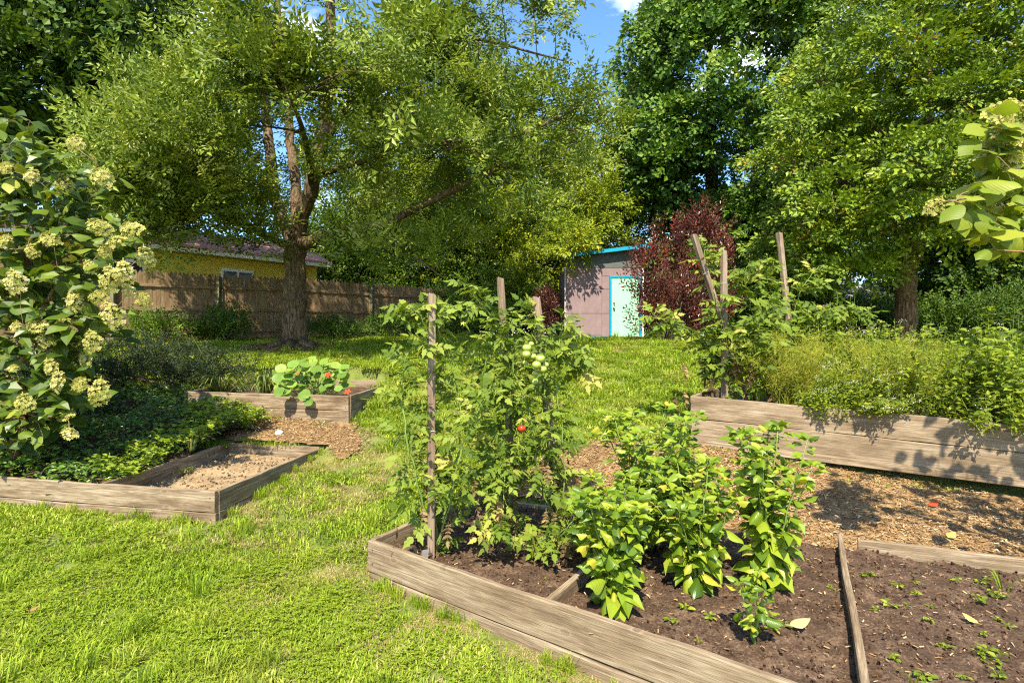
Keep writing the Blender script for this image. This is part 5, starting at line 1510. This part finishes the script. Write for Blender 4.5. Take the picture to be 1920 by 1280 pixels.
def hyd_left(r):
    while True:
        y = r.uniform(205, 850); x = r.uniform(-240, 285)
        lim = np.interp(y, [200, 280, 330, 450, 520, 600, 700, 800, 850], [25, 120, 200, 225, 245, 205, 175, 130, 40])
        lim += 26 * math.sin(y * .043) + 18 * math.sin(y * .11 + 1)
        if x > lim: continue
        d = r.uniform(4.95, 5.5) if x > -20 and r.random() < .6 else r.uniform(5.3, 6.6)
        return at(x, y, d), x > -20 and d < 5.9
hydrangea((-5.35, 5.75, .42), 'big hydrangea with cream lacy flower heads at the left edge', [at(x, y, d) for (x, y), d in zip(LP, LD)], hyd_left, 2400,
          [([(-5.35, 5.75, .35), (-5.3, 5.7, 1.0), (-5.0, 5.5, 1.7), (-4.5, 5.3, 2.3)], [.05, .04, .025, .012]), ([(-5.4, 5.8, .35), (-5.4, 5.8, 1.3), (-5.1, 5.7, 2.4), (-4.8, 5.5, 3.1)], [.05, .04, .025, .012]), ([(-5.3, 5.7, .35), (-5.0, 5.5, .9), (-4.6, 5.3, 1.3)], [.04, .03, .012])],
          .2, .185, 41, (.3, -1, .3), HYD)
def hyd_right(r):
    while True:
        if r.random() < .45:
            x = r.uniform(1790, 1925); y = r.uniform(200, 470)
            lim = np.interp(y, [190, 250, 320, 380, 470], [1850, 1835, 1860, 1790, 1850])
            if x < lim: continue
            return at(x, y, r.uniform(2.85, 3.2)), 1
        x = r.uniform(2040, 2550); y = r.uniform(120, 760)
        return at(x, y, r.uniform(2.9, 3.6)), 0
RP = [(1895, 215), (1875, 262), (1865, 300), (1900, 300), (1752, 386), (1862, 388), (1868, 432), (1905, 250), (1910, 335), (1990, 280), (2050, 420), (2010, 130)]
hr = hydrangea((3.95, 2.85, gz(3.95, 2.85)), 'hydrangea branch with cream flowers reaching in from the right edge', [at(x, y, 2.95 + .05 * (k % 3)) for k, (x, y) in enumerate(RP)], hyd_right, 330,
          [([(3.95, 2.85, 0), (3.9, 2.9, 1.0), (3.5, 2.95, 2.0), at(1930, 340, 3), at(1860, 365, 2.97), at(1770, 378, 2.95)], [.04, .03, .022, .014, .008, .004]), ([(3.95, 2.85, 0), (4.0, 2.8, 1.4), (3.8, 2.85, 2.4), at(1960, 200, 3)], [.04, .03, .02, .01])],
          .16, .20, 42, (-.3, -1, .3), HYD_LIT)
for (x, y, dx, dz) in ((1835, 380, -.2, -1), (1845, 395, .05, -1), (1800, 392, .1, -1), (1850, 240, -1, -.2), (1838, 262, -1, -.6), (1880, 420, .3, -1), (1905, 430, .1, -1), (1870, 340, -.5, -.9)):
    put(HYD_LIT[(x + y) % 4], hr, at(x, y, 2.92) - np.array(hr.location), (dx, -.25, dz), (-.2, -1, .5), .17, 'leaf')

# ------------------------------------------------------------------ nasturtium, day lilies, periwinkle
r = np.random.default_rng(50)
nb = np.array((-2.8, 7.75, .86))
th = thing('nasturtium_plant', nb, 'round-leaved nasturtium with red flowers spilling over the bed edge', 'plant')
g = Geo()
for k in range(95):
    px = r.uniform(520, 648); py = r.uniform(692, 745) - 22 * math.exp(-((px - 590) / 50) ** 2)
    p = at(px, py, r.uniform(7.45, 8.2) if py < 730 else 7.42)
    if p[2] < .93: p[2] = .94
    nn = unit(np.array((r.normal(0, .35), -.55 + r.normal(0, .3), .8)))
    put(NAST, th, p - nb, (1, r.normal(0, .3), r.normal(0, .2)), nn, r.uniform(.09, .18), 'leaf')
    g.tube([p - nb, (p - nb) * .6 + np.array((0, 0, -.05)), np.array((r.normal(0, .2), r.normal(.1, .1), -.02))], [.003, .004, .004], 4)
for (px, py) in ((522, 735), (568, 742), (578, 752), (573, 738)):
    p = at(px, py, 7.36)
    put(NAST, th, p - nb, (1, 0, .1), (0, -1, .25), .14, 'leaf')
for (px, py, s) in ((615, 703, .05), (558, 700, .03), (652, 735, .045)):
    gg = Geo()
    for k in range(5):
        a = k * 2 * PI / 5
        gg.add([(0, 0, 0), (.55 * math.cos(a + .5), .55 * math.sin(a + .5), .25), (math.cos(a + .2), math.sin(a + .2), .3), (math.cos(a - .2), math.sin(a - .2), .3), (.55 * math.cos(a - .5), .55 * math.sin(a - .5), .25)], [np.array([[0, 1, 2, 3, 4]])])
    gg.tube([(0, 0, 0), (0, 0, -.5), (0, .1, -1.2)], [.15, .1, .05], 5)
    put(gg.mesh('flower'), th, at(px, py, 7.5) - nb, (1, 0, 0), (.2, -.7, .6), s, 'flower').data.materials.append(M['petal'])
obj('stems', g.mesh('stems'), M['basil_stem'], th)

def strap_clump(name, label, base, n, ln, wid, mat, seed, spread=1.0, group=None):
    r = np.random.default_rng(seed); base = np.array(base, float); g = Geo()
    th = thing(name, base, label, 'plant', group)
    for k in range(n):
        a = r.random() * 6.28; l_ = ln * r.uniform(.6, 1.15); d = np.array((math.cos(a), math.sin(a), 0)); sd = np.array((-d[1], d[0], 0))
        o = d * r.uniform(0, .08 * spread) ; out = r.uniform(.35, 1.0) * spread
        s = np.linspace(0, 1, 7)[:, None]
        pts = o + d * (l_ * out * s) + np.array((0, 0, 1)) * (l_ * (1.35 * s - (.75 + .5 * out) * s ** 2.2))
        w = wid * np.array((.8, 1, 1, .9, .7, .45, .05))[:, None]
        V = np.concatenate((pts - sd * w, pts + sd * w))
        i = np.arange(6)
        g.add(V, [np.stack((i, i + 1, i + 8, i + 7), -1)], r.random())
    tag(obj('foliage', g.mesh('foliage'), mat, th), kind='stuff')
    return th
strap_clump('daylily_clump', 'arching strap-leaved day lily in the nasturtium bed', (-3.85, 8.3, .86), 150, .6, .009, M['strap'], 51)
strap_clump('daylily_clump', 'second day lily clump left of the nasturtium bed', (-4.7, 8.6, .87), 130, .6, .009, M['strap'], 52)
strap_clump('daylily_clump', 'shaded day lily clump at the foot of the fence', (-8.2, 12.2, gz(-8.2, 12.2)), 90, .75, .012, M['strap'], 53)
g = Geo(); g.tube([(0, 0, 0), (-.16, 0, .45), (-.42, 0, .92)], [.006, .005, .003], 5)
for k in range(3): g.tube([(-.38, 0, .86), (-.42 - .04 * k, .02 * k, .9 - .05 * k)], [.003, .002], 4)
tag(obj('dry_flower_stalk', g.mesh('dry_flower_stalk'), M['strap'], loc=(-4.75, 8.6, .9)), 'dry bent flower stalk leaning over the day lilies', 'stalk')

def cover_plant(name, label, poly, zf, n, size, tmpl, mat, seed, lift=.12, thick=.12, cat='ground cover'):
    r = np.random.default_rng(seed); xs = [p[0] for p in poly]; ys = [p[1] for p in poly]
    x = r.uniform(min(xs), max(xs), n * 4); y = r.uniform(min(ys), max(ys), n * 4)
    k = inpoly(x + (vnoise(x, y, 3, 9) - .5) * .25, y + (vnoise(x, y, 3, 10) - .5) * .25, poly)
    x = x[k][:n]; y = y[k][:n]; n = len(x)
    g = Geo()
    z = zf(x, y) + lift * (vnoise(x, y, 5, 12)) - thick * r.random(n) ** 2
    a = r.random(n) * 6.28
    X = np.stack((np.cos(a), np.sin(a), r.normal(.15, .35, n)), -1)
    N = unit(np.stack((r.normal(0, .45, n), r.normal(0, .45, n) - .25, np.ones(n)), -1))
    scatter(tmpl, np.stack((x, y, z), -1), X, N, size * r.uniform(.6, 1.3, n), np.clip(r.normal(.5, .2, n), 0, 1), g)
    return tag(obj(name, g.mesh(name), mat), label, cat, kind='stuff')
cover_plant('periwinkle', 'glossy dark periwinkle filling the left bed', COVER, cover_z, 11000, .062, T_leaf6(.5), M['vinca'], 60, .16, .16)
EDGE = [(-3.95, 4.93), (-3.66, 4.86), (-3.56, 6.7), (-3.1, 7.15), (-3.6, 7.5), (-4.4, 7.6)]
cover_plant('periwinkle', 'brighter periwinkle trailing over the inner board of the sandy bed', EDGE, lambda x, y: cover_z(x, y) + .05, 2600, .06, T_leaf6(.5), M['clover'], 61, .14, .14)
pc = np.array((-5.5, 9.0, gz(-5.5, 9.0)))
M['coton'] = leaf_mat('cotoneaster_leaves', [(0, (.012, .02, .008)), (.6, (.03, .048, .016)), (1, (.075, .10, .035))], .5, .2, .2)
bush('cotoneaster_shrub', 'low dark small-leaved shrub behind the hydrangea', pc, ellipsoid_pts(pc + (-.6, 0, .22), (1.6, .9, .42), 50, .3, pc[2]), (.34, .34, .22), 34, SP_SMALL, .8, M['coton'], dirw=(.6, .6, .2))
pc = np.array((-6.6, 7.0, gz(-6.6, 7.0)))
bush('cotoneaster_shrub', 'dark shrub deep in shade under the hydrangea', pc, ellipsoid_pts(pc + (0, 0, .45), (1.1, .9, .6), 34, .3, pc[2]), (.36, .36, .24), 30, SP_SMALL, .85, M['coton'], dirw=(.6, .6, .2))
for k, (x, y, lab) in enumerate(((-3.9, 5.15, 'pale grass tuft growing through the periwinkle by the front board'), (-3.55, 5.9, 'grass tuft at the inner board of the sandy bed'), (-4.3, 5.5, 'upright grass blades amid the periwinkle'))):
    strap_clump('grass_tuft', lab, (x, y, float(cover_z(np.array([x]), np.array([y]))[0])), 14, .34, .004, M['strap'], 70 + k, .5)

# ------------------------------------------------------------------ herbs in the right bed
def herb(name, label, base, stems, height, rad, lsz, tmpl, mat, seed, lean=(0, 0), flowers=0, nl=26, gap=.028, box=None):
    r = np.random.default_rng(seed); base = np.array(base, float)
    th = thing(name, base, label, 'herb', 'herbs in the right bed')
    lg_, sg, fg = Geo(), Geo(), Geo()
    LPs, LX, FP = [], [], []
    for k in range(stems):
        a = r.random() * 6.28; q_ = math.sqrt(r.random())
        o = np.array((math.cos(a) * rad[0] * q_, math.sin(a) * rad[1] * q_, 0))
        h = 1.7 * height * r.uniform(.5, 1.16) * (1 - .35 * q_ * q_)
        tip = o * 1.25 + np.array((lean[0] + r.normal(0, .06), lean[1] + r.normal(0, .06), h))
        s = np.linspace(0, 1, 6)[:, None]
        pts = o + (tip - o) * s + np.array((lean[0], lean[1], 0)) * (s ** 2 - s)
        sg.tube(pts, [.003, .003, .0025, .002, .002, .0015], 3, cap=False)
        for m in range(nl):
            t = r.uniform(.15, 1.0)
            p = np.array([np.interp(t, s[:, 0], pts[:, c]) for c in range(3)])
            d = unit(np.array((r.normal(), r.normal(), r.normal(.1, .4))))
            br = r.uniform(0, .07) * (1.2 - t)
            LPs.append(p + d * br); LX.append(d)
        if flowers and r.random() < flowers:
            for m in range(16): FP.append(pts[-1] + r.normal(0, 1, 3) * np.array((.022, .022, .014)))
    n = len(LPs)
    N = unit(np.stack((r.normal(0, .45, n), r.normal(-.6, .45, n), np.ones(n)), -1))
    lsz *= 1.7
    scatter(tmpl, np.array(LPs), np.array(LX), N, lsz * r.uniform(.6, 1.3, n), np.clip(r.normal(.5, .2, n), 0, 1), lg_)
    tag(obj('foliage', lg_.mesh('foliage'), mat, th), kind='stuff')
    tag(obj('stems', sg.mesh('stems'), M['basil_stem'], th), kind='stuff')
    if FP:
        scatter(T_leaf6(.8), np.array(FP), rdir(len(FP)), rdir(len(FP)), .009, None, fg)
        tag(obj('flowers', fg.mesh('flowers'), M['herb_flower'], th), kind='stuff')
    return th
def sr(x, y): return (x, y, float(soil_right(np.array([x]), np.array([y]))[0]))
TL = T_leaf(.55)
herb('oregano_plant', 'white-flowering oregano spilling over the front board', sr(3.55, 5.78), 130, .36, (.42, .26), .024, TL, M['herb'], 81, (.05, -.12), .25, 34)
herb('oregano_plant', 'oregano hanging down the face of the plank bed', (3.72, 5.40, .93), 40, .10, (.16, .07), .02, TL, M['herb'], 82, (.05, -.12), .5, 26)
herb('oregano_plant', 'broad mound of flowering oregano in the middle of the right bed', sr(4.35, 5.95), 200, .62, (.62, .55), .027, TL, M['herb'], 83, (.0, -.08), .1, 38)
herb('oregano_plant', 'oregano mound behind, topped by pale flower heads', sr(4.2, 6.8), 150, .78, (.75, .4), .028, TL, M['herb'], 84, (0, -.05), .15, 38)
herb('mint_plant', 'leafy mint at the right of the herb bed', sr(5.25, 5.4), 150, .66, (.62, .5), .05, T_leaf6(.5), M['mint'], 85, (0, -.06), .15, 26)
herb('mint_plant', 'mint leaving the picture at the right edge', sr(6.0, 5.2), 110, .62, (.6, .5), .045, T_leaf6(.5), M['mint'], 86, (0, -.04), .15, 26)
herb('lemon_balm_plant', 'bright lemon balm behind the dill', sr(3.7, 6.95), 90, .74, (.4, .35), .05, T_leaf6(.6), M['mint'], 87, (0, 0), 0, 24)
herb('mint_plant', 'low green growth along the shaded end of the front board', sr(5.0, 4.98), 90, .26, (.75, .16), .03, T_leaf6(.5), M['herb'], 88, (0, -.03), .1, 26)
# dill: a haze of yellow threads
r = np.random.default_rng(90)
for (dx_, dy_, dn_, dlab) in ((3.2, 6.15, 95, 'yellowing feathery dill between tomatoes and oregano'), (4.05, 5.75, 60, 'feathery dill rising out of the oregano in mid bed')):
  db = np.array(sr(dx_, dy_)); th = thing('dill_plant', db, dlab, 'herb', 'herbs in the right bed')
  g = Geo()
  for k in range(dn_):
      a = r.random() * 6.28; q_ = math.sqrt(r.random()); o = np.array((math.cos(a) * .14 * q_, math.sin(a) * .1 * q_, 0))
      tip = o * 1.6 + np.array((r.normal(.03, .36), r.normal(-.05, .2), r.uniform(.35, .95)))
      s = np.linspace(0, 1, 7)[:, None]
      pts = o + (tip - o) * s + np.array((0, 0, .12)) * np.sin(s * PI)
      g.tube(pts, [.003, .003, .0025, .002, .002, .0015, .001], 3, r.random(), cap=False)
      m = 110
      t = r.uniform(.25, 1, m); P = np.stack([np.interp(t, s[:, 0], pts[:, c]) for c in range(3)], -1) + r.normal(0, .03, (m, 3))
      scatter(T_leaf(.085, .0), P, unit(r.normal(0, 1, (m, 3)) + np.array((0, 0, .3))), rdir(m), r.uniform(.03, .075, m), np.full(m, .5) + r.normal(0, .25, m), g)
  tag(obj('foliage', g.mesh('foliage'), M['dill'], th), kind='stuff')
# tall flowering stalk at the right edge
tbse = np.array(sr(4.62, 4.95 + .25)); th = thing('flowering_herb_stalk', tbse, 'single tall flower spike rising at the right edge of the herb bed', 'herb')
g = Geo(); pts = np.array([(0, 0, 0), (.0, 0, .4), (.02, 0, .8), (.03, 0, 1.18)]); g.tube(pts, [.006, .005, .004, .003], 5)
lgm = Geo()
for k in range(16):
    t = .1 + k * .07; z = t; nn = 16 if z > .72 else 6
    P = np.tile((.02 * z, 0, z), (nn, 1)); a = r.random(nn) * 6.28
    X = np.stack((np.cos(a), np.sin(a), r.normal(.2, .3, nn)), -1)
    scatter(T_leaf6(.5), P, X, unit(np.stack((r.normal(0, .3, nn), r.normal(0, .3, nn), np.ones(nn)), -1)), (.09 if z < .7 else .06) * r.uniform(.7, 1.2, nn), None, lgm)
obj('stem', g.mesh('stem'), M['basil_stem'], th)
obj('leaves', lgm.mesh('leaves'), M['mint'], th)

# ------------------------------------------------------------------ small things on the ground
M['stone'] = plain_mat('pale_stone', (.75, .72, .64), .7, .3, .1, 8.0, .2)
g = Geo()
u = np.linspace(0, PI, 7); v = np.arange(10) / 10 * 2 * PI
V = [(math.sin(a) * math.cos(b) * (1 + .08 * math.sin(3 * b)), math.sin(a) * math.sin(b), math.cos(a) * .75) for a in u for b in v]
i = np.arange(6)[:, None] * 10; j = np.arange(10)[None]
g.add(np.array(V) * .052, [np.stack((i + j, i + 10 + j, i + 10 + (j + 1) % 10, i + (j + 1) % 10), -1).reshape(-1, 4)])
x, y = (523 - 960) / F * 6.95, 6.95
tag(obj('white_stone', g.mesh('white_stone', True), M['stone'], loc=(x, y, gz(x, y) + .055)), 'round white stone on the mulch before the nasturtium bed', 'stone')
def fallen(name, label, px, py, size, col, zf, mesh=None, rot=0.3, cat='leaf'):
    """leaf lying on the ground where the sight line meets it"""
    d = 1.5
    while d < 12:
        p = at(px, py, d)
        if p[2] <= float(zf(np.array([p[0]]), np.array([p[1]]))[0]) + .012: break
        d += .01
    m = M.get(name + str(col)) or plain_mat('fallen_leaf', col, .7, .2, .25, 20.0)
    M[name + str(col)] = m
    me = leaf_grid(name, [.02, .2, .28, .24, .14, 0], .3, .25, -.4, m)
    o = obj(name, me, None, M=mat4(Vector(p) + Vector((0, 0, .012)), (math.cos(rot), math.sin(rot), .1), (0, -.2, 1), size))
    tag(o, label, cat, 'fallen leaves')
fallen('fallen_leaf', 'red fallen leaf on the shaded mulch', 1742, 950, .12, (.40, .05, .02), mulch_z)
fallen('fallen_leaf', 'yellow fallen leaf on the mulch below the red one', 1778, 1010, .11, (.55, .40, .08), mulch_z, rot=.5)
fallen('fallen_leaf', 'pale dry leaf on the soil beside the small basil', 1480, 1176, .12, (.36, .29, .14), soil_front, rot=.05)
fallen('fallen_leaf', 'brown crumpled leaf on the lawn at lower left', 52, 1150, .06, (.30, .13, .07), ground_raw, rot=1)
fallen('fallen_leaf', 'yellow-green leaf on the weedy soil at lower right', 1835, 1172, .08, (.5, .42, .1), soil_front, rot=2)
# plant tag beside the near stake
M['plastic'] = plain_mat('clear_plastic_tag', (.28, .28, .26), .25, .5, .1, 30.0)
g = Geo(); g.box((0, 0, .035), (.022, .0015, .045)); g.box((0, 0, -.02), (.006, .0015, .03))
tag(obj('plant_tag', g.mesh('plant_tag'), M['plastic'], M=Matrix.Translation((-.585, 3.56, .19)) @ Euler((.15, .05, .5)).to_matrix().to_4x4()), 'small clear plant tag in the soil next to the near stake', 'plant tag')
# seedlings and weeds on the soil
def weed(x, y, s, k, label):
    r = np.random.default_rng(200 + k)
    z = float(soil_front(np.array([x]), np.array([y]))[0])
    g = Geo(); n = 9
    a = r.random(n) * 6.28
    P = np.stack((np.cos(a) * r.uniform(0, .5, n), np.sin(a) * r.uniform(0, .5, n), r.uniform(.1, .5, n)), -1) * s
    scatter(T_leaf6(.65), P, np.stack((np.cos(a), np.sin(a), r.normal(.1, .2, n)), -1), unit(np.stack((r.normal(0, .3, n), r.normal(0, .3, n), np.ones(n)), -1)), s * r.uniform(.35, .7, n), None, g)
    for q_ in P: g.tube([(0, 0, 0), q_ * .6, q_], [.0015, .0015, .001], 3, cap=False)
    tag(obj('weed_seedling', g.mesh('weed_seedling'), M['mint'], loc=(x, y, z)), label, 'weed', 'weed seedlings on the front bed soil')
rw = np.random.default_rng(77)
k = 0
while k < 30:
    px = rw.uniform(1590, 1915); py = rw.uniform(1070, 1275)
    d = 1.45 / ((py - 650) / F); x = (px - 960) / F * d
    if x > 1.24 + (d - 1.78) * .56 + .1:
        weed(x, d, rw.uniform(.025, .065), k, 'tiny weed seedling on the bare soil right of the thin timber strip'); k += 1
for (px, py) in ((1285, 1140), (1205, 1130), (1260, 1165), (1450, 1185), (1470, 1180), (1330, 1155), (1310, 1200), (1025, 1085), (1065, 1045), (1090, 1090), (1560, 1100)):
    d = 1.45 / ((py - 650) / F); k += 1
    weed((px - 960) / F * d, d, rw.uniform(.03, .06), k, 'tiny weed seedling on the soil among the basil plants')
strap_clump('grass_tuft', 'grass seedling on the weedy soil at the right edge', sb(2.95, 3.2), 8, .22, .005, M['mint'], 95, .6)
strap_clump('grass_tuft', 'thin grass tuft near the bottom edge on the weedy soil', sb(1.75, 2.33), 6, .14, .003, M['mint'], 96, .5)
